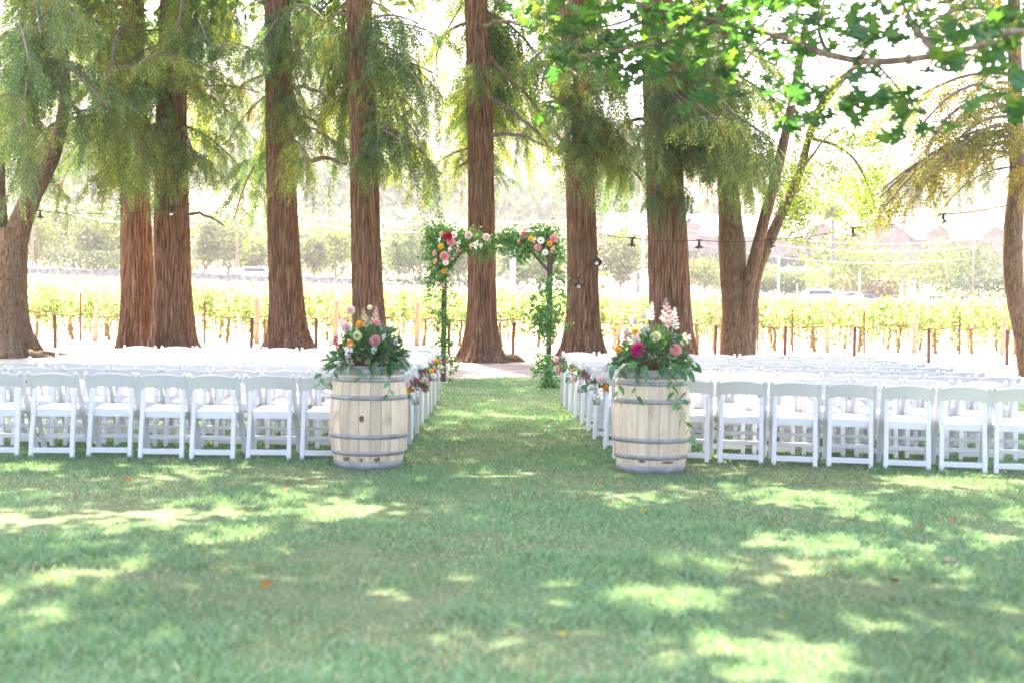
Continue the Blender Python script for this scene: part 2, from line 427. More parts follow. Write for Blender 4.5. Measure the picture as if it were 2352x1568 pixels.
RW_A, RW_B = (.068, .155, .085), (.21, .285, .095)
for i, (L, dr) in enumerate(((2.2, 0), (2.2, 1), (3.3, 0), (3.3, 1), (4.6, 0), (4.6, 1), (3.3, 0), (2.2, 1), (1.3, 0), (1.3, 1))):
    make_branch(('rw', i), L, 40 + i, dr, RW_A, RW_B)
for i, L in enumerate((2.4, 4.2)):
    make_branch(('ol', i), L, 70 + i, 0, (.12, .145, .045), (.22, .22, .075), .05, .8)
PROTO_L = {('rw', i): L for i, L in enumerate((2.2, 2.2, 3.3, 3.3, 4.6, 4.6, 3.3, 2.2, 1.3, 1.3))}
PROTO_L.update({('ol', 0): 2.4, ('ol', 1): 4.2})
brng = random.Random(5)
def put_branch(tree, p0, tip, keys, bare=False):
    """a limb from p0 (world, on the trunk) towards tip"""
    d = Vector(tip) - Vector(p0); Lh = math.hypot(d.x, d.y); L = math.sqrt(Lh ** 2 + 0 * d.z ** 2)
    key = min(keys, key=lambda k: abs(math.log(PROTO_L[k] / max(L, .5))) + .35 * brng.random())
    s = max(.65, min(1.35, L / PROTO_L[key]))
    rz = math.atan2(d.y, d.x)
    want = math.atan2(d.z, Lh); have = math.atan2(-.28, 1)
    pit = max(-.45, min(.45, have - want))
    o = obj('branch', LIMB[key], tree, Vector(p0) - tree.location, (0, 0, 0), (s, s * brng.choice((-1, 1)), s))
    o.rotation_euler = (brng.uniform(-.25, .25), pit, rz)
    if not bare:
        fo = obj('foliage', SPRAY[key], o); r_ = brng.random()
        if r_ < .62:                      # boughs differ in hue: bluish old ones, yellowish young ones
            fo.material_slots[0].link = 'OBJECT'; fo.material_slots[0].material = MATS['leaf_redwood_blue' if r_ < .34 else 'leaf_redwood_yellow']
    return o

TREES = {}
def crown_cloud(seed, n, z0, z1, r0, r1, clumps, ln, wd, colA, colB, drop=.5, cx=0, cy_=0, thick=.55):
    rng = np.random.RandomState(seed)
    cz = z0 + (z1 - z0) * rng.rand(clumps) ** 1.1; az = rng.rand(clumps) * 2 * math.pi
    rr = (r0 + (r1 - r0) * (cz - z0) / (z1 - z0)) * np.sqrt(rng.rand(clumps)) * 1.0
    C = np.stack([cx + rr * np.cos(az), cy_ + rr * np.sin(az), cz], -1)
    k = rng.randint(0, clumps, n)
    off = rng.normal(size=(n, 3)) * np.array([thick, thick, thick * .55])
    P = C[k] + off
    D = rdir(rng, n) + np.array([0, 0, -drop]); U = rdir(rng, n)
    V, F = leaves(P, D, U, ln * (.6 + .8 * rng.rand(n)), wd)
    return V, F, rcol(rng, n, colA, colB)

def redwood(name, label, u600, Y, w600, lean, seed, top=27.0, flare=.75, group=None, leany=0.0, crown=True, cat='tree', k1=32, amp=.105, barkm='bark_redwood', taper=.036):
    p = W(u600, 600, Y); zz = p.z
    bx = p.x - lean * zz
    t = thing(name, label, cat, (bx, Y, 0), 0, group)
    r24 = w600 / 2 * Y / FPX
    line = dict(top=top, f=lambda Z: (lean * Z + .04 * np.sin(Z * .5 + seed), leany * Z + .03 * np.sin(Z * .4 + 2 * seed)))
    rad = lambda Z: r24 * np.maximum(.10, 1 - taper * (Z - 2.4)) * .90
    obj('trunk', trunk_mesh('trunk', line, rad, barkm, 224, 170, amp, k1, seed, flare), t)
    if crown:
        V, F, c = crown_cloud(100 + seed, 3600, 9.2, top + .8, 3.4, .5, 48, .42, .15, RW_A, RW_B)
        V[:, 0] += lean * V[:, 2]
        obj('crown', mesh_np('crown', V, F, 'leaf_redwood', c), t)
    TREES[seed] = dict(o=t, lean=lean, r=r24, Y=Y, bx=bx, rng=random.Random(seed * 31))
    return t
EVG = 'row of tall redwoods behind the seating'
redwood('redwood_tree', 'reddish redwood trunk, leftmost of the pair standing close together on the left', 312, 35.6, 74, -.012, 1, group=EVG, flare=.5)
redwood('redwood_tree', 'thick redwood trunk, right one of the pair standing close together on the left', 398, 34.2, 88, -.006, 2, group=EVG, k1=36, flare=.5)
redwood('redwood_tree', 'redwood with knobbly flared base between the left pair and the left barrel flowers', 657, 32.6, 80, -.048, 3, flare=1.1, group=EVG)
redwood('redwood_tree', 'redwood trunk rising directly behind the left barrel flower arrangement', 845, 31.0, 75, -.052, 4, group=EVG, k1=36)
redwood('redwood_tree', 'redwood with bare trunk and wide base framed by the flower arch', 1106, 31.4, 68, -.038, 5, flare=1.35, group=EVG)
redwood('redwood_tree', 'greyish redwood trunk just right of the flower arch behind the aisle chairs', 1334, 30.4, 72, -.045, 6, flare=1.3, group=EVG)
redwood('redwood_tree', 'reddish redwood trunk rising behind the right barrel flower arrangement', 1533, 29.6, 93, -.05, 7, group=EVG, k1=36)

RW = [('rw', i) for i in range(8)]; RWD = [('rw', i) for i in (1, 3, 5, 7)]; RWS = [('rw', i) for i in (8, 9, 0, 1)]
def fill(ti, u0, u1, v0, v1, Y0, Y1, n, keys=RW, zmin=2.6, bare=False):
    T = TREES[ti]; g = T['rng']
    for _ in range(n):
        tip = W(g.uniform(u0, u1), g.uniform(v0, v1), g.uniform(Y0, Y1))
        Lh = math.hypot(tip.x - T['bx'] - T['lean'] * tip.z, tip.y - T['Y'])
        z0 = max(zmin, tip.z + Lh * g.uniform(.1, .5))
        c = Vector((T['bx'] + T['lean'] * z0, T['Y'], z0))
        dv = Vector((tip.x - c.x, tip.y - c.y, 0)); dv = dv.normalized() if dv.length > .01 else Vector((0, -1, 0))
        put_branch(T['o'], c + dv * T['r'] * .7, tip, keys, bare)
# foliage of the redwood row: limbs reach towards the camera, sideways and back into the sun
fill(1, 0, 300, 0, 400, 27.5, 34, 16)
fill(1, 200, 380, 250, 440, 31, 34, 7)
fill(1, 20, 420, 20, 460, 37, 42, 16)
fill(2, 180, 520, 0, 390, 28.5, 33.5, 13)
fill(2, 330, 470, 330, 440, 31.5, 33.5, 5, RWS)
fill(2, 440, 640, 0, 470, 33, 40, 16)
fill(3, 480, 620, 0, 380, 29, 34, 6)
fill(3, 690, 800, 0, 380, 29, 34, 5)
fill(3, 610, 710, 60, 440, 31, 31.8, 7, RWS)
fill(3, 480, 800, 0, 480, 34, 39, 15)
fill(4, 800, 880, 120, 430, 29.9, 30.4, 4, RWS)
fill(4, 690, 790, 0, 330, 29, 34, 4)
fill(4, 925, 1020, 20, 370, 28.8, 30.4, 11, RWD)
fill(4, 700, 1030, 0, 480, 32, 38, 14)
fill(5, 1060, 1130, 130, 230, 30.2, 30.6, 2, RWS)
fill(5, 1130, 1300, 0, 260, 31.5, 36, 5)
fill(5, 960, 1280, 0, 480, 33, 40, 22)
fill(6, 1230, 1480, 100, 340, 27.5, 31, 17)
fill(6, 1290, 1380, 230, 400, 28.8, 29.8, 6, RWS)
fill(6, 1380, 1480, 250, 430, 29, 32, 7, RWD)
fill(6, 1180, 1500, 60, 460, 32, 38, 12)
fill(7, 1450, 1680, 40, 380, 26.5, 29.5, 15)
fill(7, 1480, 1640, 250, 450, 28, 29.2, 7, RWS)
fill(7, 1620, 1800, 100, 380, 27.5, 31, 18, RWD)
fill(7, 1660, 1790, 300, 420, 29, 30, 6, RWD)
fill(7, 1560, 1850, 40, 400, 31, 36, 12)
# dead side limbs without needles
def dead_limb(ti, z0, tip, r0=.05):
    T = TREES[ti]; c = Vector((T['bx'] + T['lean'] * z0, T['Y'], z0)); tip = Vector(tip)
    g = T['rng']; pts, rad = [], []
    for k in range(9):
        t = k / 8; p = c.lerp(tip, t) + Vector((g.uniform(-.05, .05), g.uniform(-.05, .05), .22 * math.sin(t * 3.1) + g.uniform(-.03, .03)))
        pts.append(p - T['o'].location); rad.append(r0 * (1 - .7 * t) + .006)
    MB().tube(pts, rad, 8).build('dead_limb', 'bark_limb', T['o'])
dead_limb(3, 4.6, W(795, 378, 31.6), .085)
dead_limb(2, 3.5, W(515, 520, 33.5), .05)
dead_limb(5, 6.4, W(1265, 345, 30.6), .06); dead_limb(5, 5.3, W(1250, 335, 30.8), .06)
dead_limb(5, 7.9, W(1220, 70, 30), .06); dead_limb(5, 4.6, W(1050, 395, 32), .05); dead_limb(5, 7.5, W(1290, 330, 33), .05)
dead_limb(6, 4.9, W(1480, 415, 30), .06); dead_limb(6, 5.3, W(1500, 370, 30.5), .06); dead_limb(7, 5.5, W(1400, 310, 29), .05)
dead_limb(2, 7.0, W(270, 130, 33), .09); dead_limb(3, 6.6, W(760, 235, 31), .06); dead_limb(4, 8.0, W(740, 60, 31), .05)

# ------------------------------------------------------------------ broadleaf trees at the ends of the row
def limb_trunk(name, pts, rad, parent, m, n=40, seed=1, sub=8):
    """smooth curved bark-covered limb through the points (parent space)"""
    P = [Vector(p) for p in pts]; out, rr = [], []
    for i in range(len(P) - 1):
        a, b, c, d = P[max(i - 1, 0)], P[i], P[i + 1], P[min(i + 2, len(P) - 1)]
        for k in range(sub):
            t = k / sub
            out.append(.5 * ((2 * b) + (c - a) * t + (2 * a - 5 * b + 4 * c - d) * t * t + (3 * b - a - 3 * c + d) * t ** 3))
            rr.append(rad[i] * (1 - t) + rad[i + 1] * t)
    out.append(P[-1]); rr.append(rad[-1])
    mb = MB(); mb.tube(out, rr, n)
    V = np.array(mb.v).reshape(len(out), n, 3); C = np.array([tuple(p) for p in out])[:, None, :]
    i = np.arange(len(out))[:, None]; k = np.arange(n)[None]
    th = 2 * math.pi * k / n
    w = 4 * vnoise(np.cos(th) * 1.5 + i * .25, np.sin(th) * 1.5 + seed, 1, seed)
    d = 1 + .075 * (np.abs(np.sin(n / 4 * th / 2 * 1.0 + w)) ** .6 - .6) + .10 * (vnoise(np.cos(th) * 3 + i * .6, np.sin(th) * 3, 1, seed + 3) - .5)
    V = C + (V - C) * d[..., None]
    mb.v = [tuple(p) for p in V.reshape(-1, 3)]
    return mb.build(name, m, parent)

def small_leaf_cloud(seed, pts, n, spread, ln, wd, colA, colB):
    rng = np.random.RandomState(seed); pts = np.array([tuple(p) for p in pts])
    k = rng.randint(0, len(pts), n)
    P = pts[k] + rng.normal(size=(n, 3)) * spread
    V, F = leaves(P, rdir(rng, n) + np.array([0, 0, -.5]), rdir(rng, n), ln * (.6 + .7 * rng.rand(n)), wd, .12)
    return V, F, rcol(rng, n, colA, colB)

# three-stemmed tree right of the right barrel
b8 = W(1690, 815, 31.0); b8.z = 0
t8 = thing('broadleaf_tree', 'three-stemmed grey-brown tree with smooth narrow trunks at right of the redwoods', 'tree', b8)
q = lambda u, v, Y=31.0: W(u, v, Y) - b8
limb_trunk('stem', [(-.02, 0, -.1), (-.02, 0, .25), q(1688, 700), q(1680, 560), q(1672, 400), q(1668, 200), q(1655, -60)], [.46, .37, .31, .31, .22, .17, .12], t8, 'bark_oak', 44, 1)
limb_trunk('stem', [(.22, -.05, -.1), (.2, -.06, .4), q(1714, 690, 30.8), q(1742, 560, 30.6), q(1775, 430, 30.4), q(1815, 260, 30), q(1850, 60, 29.6)], [.2, .17, .16, .14, .12, .1, .07], t8, 'bark_oak', 32, 2)
limb_trunk('stem', [(.36, .1, -.1), (.33, .1, .5), q(1735, 640, 31.3), q(1778, 530, 31.6), q(1835, 400, 32), q(1880, 260, 32.4), q(1990, 120, 33)], [.2, .17, .145, .135, .1, .08, .05], t8, 'bark_oak', 32, 3)
limb_trunk('branch', [q(1835, 400, 32), q(1868, 355, 32), q(1905, 310, 32), q(1970, 285, 32), q(1990, 292, 32)], [.04, .03, .022, .014, .006], t8, 'bark_limb', 10, 4)
limb_trunk('branch', [q(1868, 320, 32.2), q(1920, 335, 32), q(1965, 370, 32), q(1995, 430, 32), q(2010, 480, 32)], [.05, .04, .03, .018, .008], t8, 'bark_limb', 10, 5)
limb_trunk('branch', [q(1870, 280, 32.3), q(1890, 230, 32), q(1930, 180, 32), q(2010, 130, 31.5)], [.08, .06, .05, .03], t8, 'bark_limb', 12, 6)
def sc(lst, Y0, Y1, g):
    return [q(u, v, g.uniform(Y0, Y1)) for u, v in lst]
g8 = random.Random(8)
cl = [(g8.gauss(1960, 60), g8.gauss(300, 80)) for _ in range(26)] + [(g8.gauss(1985, 35), g8.gauss(440, 55)) for _ in range(24)] + [(g8.gauss(1830, 25), g8.gauss(480, 55)) for _ in range(26)] + [(g8.uniform(1850, 2110), g8.uniform(150, 330)) for _ in range(30)] + [(g8.uniform(1620, 1850), g8.uniform(20, 420)) for _ in range(16)]
V, F, c = small_leaf_cloud(21, sc(cl, 31, 33.5, g8), 9500, .20, .085, .06, (.12, .19, .035), (.21, .26, .05))
tag(obj('foliage', mesh_np('foliage', V, F, 'leaf_vine', c), t8), kind='stuff')
V, F, c = crown_cloud(33, 4200, 8.8, 13, 5, 2.5, 60, .28, .2, (.07, .14, .03), (.12, .19, .05), .3)
obj('crown', mesh_np('crown', V, F, 'leaf_vine', c), t8)

# forked tree cut by the left edge
b0 = W(8, 815, 30.6); b0.z = 0
t0 = thing('broadleaf_tree', 'forked brown tree with spreading roots at the left edge of the photo', 'tree', b0)
q = lambda u, v, Y=30.6: W(u, v, Y) - b0
line = dict(top=3.35, f=lambda Z: (.05 + .02 * Z + .0 * Z, 0 * Z))
obj('trunk', trunk_mesh('trunk', dict(top=3.0, f=lambda Z: (.05 + .055 * Z, 0 * Z)), lambda Z: .37 - .02 * Z, 'bark_oak', 96, 70, .05, 24, 12, 1.7, .55, 1.3), t0)
limb_trunk('stem', [q(18, 640), q(32, 560), q(60, 480), q(95, 410, 30.8), q(130, 330, 31.2), q(150, 200, 32), q(140, 10, 32.5)], [.40, .30, .235, .20, .16, .12, .07], t0, 'bark_oak', 40, 7)
limb_trunk('stem', [q(5, 640), q(-4, 540), q(-8, 450), q(-12, 300), q(-40, 100), q(-70, -200)], [.42, .25, .2, .18, .15, .1], t0, 'bark_oak', 32, 8)
for k, (pp, rr) in enumerate((([(.45, -.1, .1), (.95, -.35, .04), (1.6, -.5, -.06)], [.16, .09, .03]), ([(.2, -.4, .08), (.3, -1.0, .02), (.1, -1.6, -.06)], [.14, .08, .03]), ([(.5, .1, .06), (1.2, .3, .03), (2.0, .25, -.05)], [.12, .08, .03]))):
    limb_trunk('root', pp, rr, t0, 'bark_oak', 14, 20 + k)
TREES[0] = dict(o=t0, lean=.05, r=.3, Y=30.6, bx=b0.x, rng=random.Random(99))
V, F, c = crown_cloud(34, 5200, 8.6, 16, 5.5, 3, 70, .28, .2, (.06, .12, .03), (.11, .17, .05), .3)
obj('crown', mesh_np('crown', V, F, 'leaf_vine', c), t0)
fill(0, -30, 230, 20, 380, 26.5, 29, 16); fill(0, 0, 140, 200, 440, 31, 34, 6)

# slender curved conifer at the right edge
b9 = W(2362, 872, 28.0); b9.z = 0
t9 = thing('conifer_tree', 'slender curved conifer with drooping olive branches at the right edge of the photo', 'tree', b9)
q = lambda u, v, Y=28.0: W(u, v, Y) - b9
limb_trunk('trunk', [(.1, 0, -.1), q(2368, 850), q(2354, 780), q(2335, 690), q(2326, 600), q(2330, 500), q(2338, 400), q(2332, 250), q(2330, 60), q(2322, -300), q(2318, -900)], [.34, .27, .21, .2, .195, .19, .17, .15, .13, .1, .04], t9, 'bark_oak', 36, 9)
TREES[9] = dict(o=t9, lean=-.02, r=.16, Y=28.0, bx=b9.x - .2, rng=random.Random(77))
OL = [('ol', 0), ('ol', 1)]
fill(9, 1980, 2120, 400, 480, 25.8, 27.6, 5, OL, 5.0); fill(9, 2080, 2260, 260, 440, 26, 29, 8, OL, 4.4); fill(9, 2030, 2300, 120, 400, 28.5, 31, 6, OL)
fill(9, 2345, 2440, 100, 420, 26.5, 29.5, 7, OL); fill(9, 2080, 2400, -100, 150, 26, 30, 7, OL)
V, F, c = crown_cloud(35, 3800, 8.3, 16, 2.6, .4, 60, .4, .14, (.085, .09, .035), (.13, .12, .05))
obj('crown', mesh_np('crown', V, F, 'leaf_redwood', c), t9)

# ------------------------------------------------------------------ the oak that reaches over the lawn from the right
bo = Vector((6.4, 5.2, 0))
ok = thing('oak_tree', 'lobed-leaf oak whose lichen-covered limb reaches in from the upper right corner', 'tree', bo)
q = lambda u, v, Y: W(u, v, Y) - bo
limb_trunk('trunk', [(0, 0, -.1), (0, 0, .5), (-.1, .1, 2.2), (-.1, .3, 4.5), (.2, .8, 8), (.4, 1.2, 11)], [.55, .42, .36, .32, .2, .08], ok, 'bark_oak', 44, 11)
limb_trunk('limb', [(-.1, .2, 2.0), (-1.6, .8, 2.6), q(2420, 75, 6.9), q(2300, 95, 7.5), q(2150, 128, 8.2), q(2010, 142, 8.9), q(1900, 125, 9.5), q(1780, 80, 10.2), q(1640, 48, 10.9), q(1500, 22, 11.5), q(1380, -40, 12)], [.16, .03, .017, .018, .021, .025, .025, .024, .022, .018, .011], ok, 'bark_limb', 22, 12)
for k, (pp, r0) in enumerate((([(1900, 125, 9.5), (1880, 60, 9.8), (1900, -20, 10)], .02), ([(1640, 48, 10.9), (1560, 90, 10.9), (1450, 110, 10.8), (1330, 130, 10.8)], .018), ([(2010, 142, 8.9), (2060, 200, 8.7), (2110, 260, 8.6)], .012),
    ([(1780, 80, 10.2), (1720, 130, 10.4), (1690, 200, 10.5)], .012), ([(2010, 142, 8.9), (1930, 190, 9.1), (1880, 240, 9.2)], .012), ([(2150, 128, 8.2), (2100, 60, 8.6), (2060, -20, 9)], .022), ([(2300, 95, 7.5), (2340, 150, 7.3), (2380, 210, 7.2)], .014), ([(1500, 22, 11.5), (1400, 60, 11.6), (1270, 70, 11.8)], .015), ([(1860, 105, 9.8), (1900, 190, 9.6), (1860, 280, 9.4)], .010))):
    limb_trunk('twig', [q(*p) for p in pp], [r0 * (1 - .6 * i / (len(pp) - 1)) for i in range(len(pp))], ok, 'bark_limb', 7, 40 + k, 4)
# one lobed leaf, about 14 cm, gently folded along its rib
def oak_leaf(seed, c):
    rng = np.random.RandomState(seed)
    half = [(0, .012), (.16, .05), (.24, .20), (.33, .26), (.36, .10), (.46, .14), (.55, .36), (.66, .40), (.64, .16), (.73, .17), (.82, .27), (.90, .24), (.88, .09), (1.0, .0)]
    rib = [(x, 0) for x, _ in half]
    V, F = [], []
    for x, w in half: V.append((x, 0, -.10 * (x - .4) ** 2 * 2))
    for sd in (1, -1):
        o = len(V)
        for x, w in half: V.append((x + .02 * rng.normal(), sd * w, .22 * w - .10 * (x - .4) ** 2 * 2))
        for i in range(len(half) - 1):
            a, b, cc, d = i, i + 1, o + i + 1, o + i
            F.append((a, b, cc, d) if sd < 0 else (a, d, cc, b))
    V = np.array(V) * .175
    return mesh_np('leaf', V, F, 'leaf_oak', np.tile(np.array(c), (len(V), 1)))
OAKL = [oak_leaf(s, c) for s, c in enumerate(((.050, .150, .058), (.062, .175, .05), (.085, .21, .055), (.042, .13, .065), (.12, .24, .06), (.055, .16, .085)))]
go = random.Random(4)
def oak_cluster(u, v, Y, n, sp, lim):
    P0 = q(u, v, Y)
    for _ in range(n):
        if len(lim) >= 300: return
        a = go.uniform(0, 6.28); el = go.uniform(-.9, .25)
        d = Vector((math.cos(a) * math.cos(el), math.sin(a) * math.cos(el), math.sin(el)))
        p = P0 + Vector((go.gauss(0, sp), go.gauss(0, sp), go.gauss(0, sp * .6)))
        o = obj('leaf', go.choice(OAKL), ok, p, None, go.uniform(.75, 1.25))
        o.rotation_euler = (go.uniform(-.7, .7), -el + go.uniform(-.2, .3), a)
        lim.append(o)
lim = []
OAK_CL = [(1300, 55, 11.6, 11, .10), (1370, 90, 11.2, 13, .11), (1270, 120, 11.3, 8, .08), (1450, 100, 11, 15, .12), (1390, 160, 11, 9, .08), (1520, 60, 11, 13, .12), (1500, 150, 10.9, 8, .09), (1600, 30, 10.8, 12, .12), (1590, 120, 10.7, 9, .1), (1480, 20, 11.4, 12, .12), (1690, 60, 10.4, 12, .12), (1660, 150, 10.5, 7, .08), (1730, 190, 10.4, 8, .09), (1780, 20, 10.2, 10, .12), (1830, 80, 9.8, 11, .11), (1860, 200, 9.4, 9, .09), (1830, 270, 9.3, 6, .06), (1900, 20, 9.7, 9, .1), (1960, 90, 9.2, 9, .1), (1260, 230, 11.2, 5, .06), (1620, 200, 10.6, 4, .05), (1350, 10, 11.8, 10, .1), (1900, 240, 9.2, 5, .06), (1990, 190, 8.9, 8, .09), (2060, 230, 8.6, 8, .08), (2110, 280, 8.5, 8, .08), (2080, 60, 8.6, 9, .1), (2180, 130, 8.0, 8, .09), (2250, 60, 7.8, 8, .09), (2330, 170, 7.3, 8, .08), (2340, 40, 7.3, 8, .09), (2010, 20, 9, 8, .1), (2290, 210, 7.4, 4, .05), (1210, 20, 12, 5, .07)]
for (u, v, Y, n, sp) in OAK_CL:
    oak_cluster(u, v, Y, n, sp, lim)
# leaves beyond the three hundred largest: one mass
OV = np.array([v.co[:] for v in OAKL[0].vertices]); OF = np.array([tuple(f.vertices) for f in OAKL[0].polygons])
Vs, Fs, Cs, off = [], [], [], 0
more = [(u, v, Y + .35, int(n * 1.0), sp * 1.5) for (u, v, Y, n, sp) in OAK_CL] + [(go.uniform(1240, 1900), go.uniform(-60, 130), go.uniform(10.6, 12.5), 7, .14) for _ in range(40)] + [(go.uniform(1900, 2380), go.uniform(-60, 90), go.uniform(8.5, 10.5), 6, .13) for _ in range(16)]
for (u, v, Y, n, sp) in more:
    P0 = q(u, v, Y)
    for _ in range(n):
        e = Matrix.Rotation(go.uniform(0, 6.28), 3, 'Z') @ Matrix.Rotation(go.uniform(-.3, 1.0), 3, 'Y') @ Matrix.Rotation(go.uniform(-.7, .7), 3, 'X')
        p = P0 + Vector((go.gauss(0, sp), go.gauss(0, sp), go.gauss(0, sp * .7)))
        Vs.append(OV * go.uniform(.75, 1.2) @ np.array(e).T + np.array(p)); Fs.append(OF + off); off += len(OV)
        Cs.append(np.tile(np.array(go.choice(((.05, .15, .062), (.07, .185, .055), (.105, .23, .06), (.045, .13, .07)))), (len(OV), 1)))
tag(obj('foliage', mesh_np('foliage', np.concatenate(Vs), np.concatenate(Fs), 'leaf_oak', np.concatenate(Cs)), ok), kind='stuff')
# the oaks' crowns spread overhead, above the picture; holes shaped along the sun rays put light patches on chosen lawn spots
SUN_HOLES = []
for u, v, r in ((1900, 1155, .42), (1975, 1190, .36), (1760, 1150, .30), (2150, 1108, .42), (2290, 1105, .40), (1490, 1152, .32), (1410, 1165, .2), (1850, 1250, .36), (1610, 1388, .28), (1550, 1395, .16), (1800, 1532, .36), (1700, 1490, .26), (1575, 1470, .15), (770, 1188, .2), (830, 1180, .13), (640, 1135, .18), (180, 1330, .24), (270, 1312, .18), (90, 1345, .18), (480, 1240, .16), (50, 1078, .28), (1060, 1335, .12), (1340, 1065, .18), (1130, 985, .28), (1225, 1000, .22), (1010, 978, .2), (1070, 930, .4), (960, 905, .4), (1160, 905, .3), (2100, 1260, .2), (1990, 1440, .16), (2280, 1240, .15), (1250, 1180, .12), (350, 1180, .14), (900, 1390, .10), (2220, 1330, .14), (560, 1420, .10), (1330, 1470, .10)):
    d = CM @ Vector(((u - 1176.0) / FPX, (784.0 - v) / FPX, -1.0)); k = -CAM_H / d.z
    SUN_HOLES.append((np.array((d.x * k, d.y * k, 0)), r))
SD = np.array(SUN_DIR)
def canopy(seed, x0, x1, y0, y1, z0, step, per, thick, ln, wd, cA, cB, base, cover):
    """leaf masses on a loose grid; leaves blocking the sun rays to the chosen lawn spots are cut out"""
    rng = np.random.RandomState(seed); C = []
    for gx in np.arange(x0, x1, step):
        for gy in np.arange(y0, y1, step):
            if rng.rand() > cover: continue
            C.append((gx + rng.normal() * step * .35, gy + rng.normal() * step * .35, z0 + .16 * max(gy - 6, 0) + rng.rand() * 3.2))
    C = np.array(C); n = len(C) * per; k = np.repeat(np.arange(len(C)), per)
    P = C[k] + rng.normal(size=(n, 3)) * np.array([thick, thick, thick * .45])
    P = P[(P[:, 2] > 4.6 + .16 * np.maximum(P[:, 1] - 6, 0))]
    ok_ = np.ones(len(P), bool)
    for c, r in SUN_HOLES:
        w = P - c; t = w @ SD; dist = np.linalg.norm(w - t[:, None] * SD, axis=1)
        ok_ &= dist > r * (.8 + .5 * rng.rand(len(P)))
    P = P[ok_]; n = len(P)
    V, F = leaves(P - np.array(base), rdir(rng, n) + np.array([0, 0, -.3]), rdir(rng, n), ln * (.7 + .6 * rng.rand(n)), wd, .1)
    return V, F, rcol(rng, n, cA, cB)
OA, OB = (.05, .14, .05), (.10, .20, .06)
V, F, c = canopy(60, -1.6, 11, 6.5, 20.5, 5.4, .85, 120, .40, .25, .20, OA, OB, bo, .96)
tag(obj('crown', mesh_np('crown', V, F, 'leaf_oak', c), ok), kind='stuff')
bl = Vector((-8.5, 6.5, 0))  # unseen oak, added for the shade its crown throws on the left lawn
ol = thing('oak_tree', 'unseen oak added left of the lawn outside the picture to shade the grass', 'tree', bl)
limb_trunk('trunk', [(0, 0, -.1), (0, 0, .5), (.1, .1, 2.5), (0, .5, 5), (.4, 1, 9)], [.5, .4, .34, .28, .1], ol, 'bark_oak', 40, 13)
V, F, c = canopy(61, -13, -1.0, 6.5, 20.0, 5.6, .85, 120, .40, .25, .20, OA, OB, bl, .97)
tag(obj('crown', mesh_np('crown', V, F, 'leaf_oak', c), ol), kind='stuff')

# ------------------------------------------------------------------ folding chairs (local: +Y is the way the sitter faces, away from the camera)
def chair_parts():
    parts = {}
    hw = .212
    def post(s):
        mb = MB(); mb.bar((s * hw, -.215, .755), (s * hw, .225, 0), .030, .046, (1, 0, 0), .006)
        mb.tube([(s * hw, -.222, .748), (s * hw, -.226, .765), (s * hw, -.231, .778), (s * hw, -.233, .784)], [.017, .020, .015, .004], 10)
        return mb.mesh('back_post', 'white_resin')
    def leg(s):
        mb = MB(); mb.bar((s * (hw - .034), -.150, .62), (s * (hw - .026), -.245, 0), .034, .042, (1, 0, 0), .007)
        return mb.mesh('rear_leg', 'white_resin')
    for nm, f in (('back_post', post), ('rear_leg', leg)):
        parts[nm] = [f(-1), f(1)]
    # arched top rail
    n = 13; V, F = [], []
    for i in range(n):
        t = -1 + 2 * i / (n - 1); x = t * (hw - .012)
        arch = .026 * (1 - t * t); bow = .035 * (1 - t * t)
        for (dy, z) in ((-.011, .632 + arch * .55), (-.013, .638 + arch * .55), (-.013, .742 + arch), (-.007, .750 + arch), (.007, .750 + arch), (.011, .742 + arch), (.011, .632 + arch * .55)):
            yc = -.215 + .44 * (.755 - z) / .755
            V.append((x, yc + dy - bow, z))
    k = 7
    for i in range(n - 1):
        for j in range(k): F.append((i * k + j, i * k + (j + 1) % k, (i + 1) * k + (j + 1) % k, (i + 1) * k + j))
    F += [tuple(range(k)), tuple(range((n - 1) * k, n * k))[::-1]]
    parts['top_rail'] = [MB().add(V, F).mesh('top_rail', 'white_resin')]
    mb = MB(); mb.box((0, .03, .425), (.345, .385, .022)); mb.box((0, -.160, .405), (.345, .022, .062)); mb.box((0, .218, .408), (.345, .02, .05))
    for s in (-1, 1): mb.box((s * .182, .03, .402), (.02, .39, .045))
    parts['seat'] = [mb.mesh('seat', 'white_resin')]
    # puffy pad
    nx, ny = 11, 11; V = []
    for j in range(ny):
        for i in range(nx):
            a, b = -1 + 2 * i / (nx - 1), -1 + 2 * j / (ny - 1)
            e = (1 - abs(a) ** 5) * (1 - abs(b) ** 5)
            V.append((a * .168, .03 + b * .185, .4365 + .034 * e ** .45 + .003 * math.sin(9 * a + 3 * b)))
    F = [(j * nx + i, j * nx + i + 1, (j + 1) * nx + i + 1, (j + 1) * nx + i) for j in range(ny - 1) for i in range(nx - 1)]
    parts['seat_pad'] = [MB().add(V, F, True).mesh('seat_pad', 'white_pad')]
    st = [MB().bar((-.175, -.235, .072), (.175, -.235, .072), .018, .050, (0, 0, 1), .004), MB().bar((-.20, .135, .165), (.20, .135, .165), .018, .042, (0, 0, 1), .004), MB().bar((-.20, .075, .265), (.20, .075, .265), .016, .030, (0, 0, 1), .004)]
    parts['stretcher'] = [s.mesh('stretcher', 'white_resin') for s in st]
    return parts
CP = chair_parts()
ROWN = ['nearest row', 'second row from the front', 'third row from the front', 'fourth row from the front', 'fifth row from the front', 'sixth row from the front', 'seventh row from the front', 'farthest row']
SEATN = ['aisle seat', 'second seat from the aisle', 'third seat from the aisle', 'fourth seat from the aisle', 'fifth seat from the aisle', 'sixth seat from the aisle', 'seventh seat from the aisle', 'eighth seat from the aisle', 'outermost seat']
gc = random.Random(12)
CHAIR = {}
proto = [None]
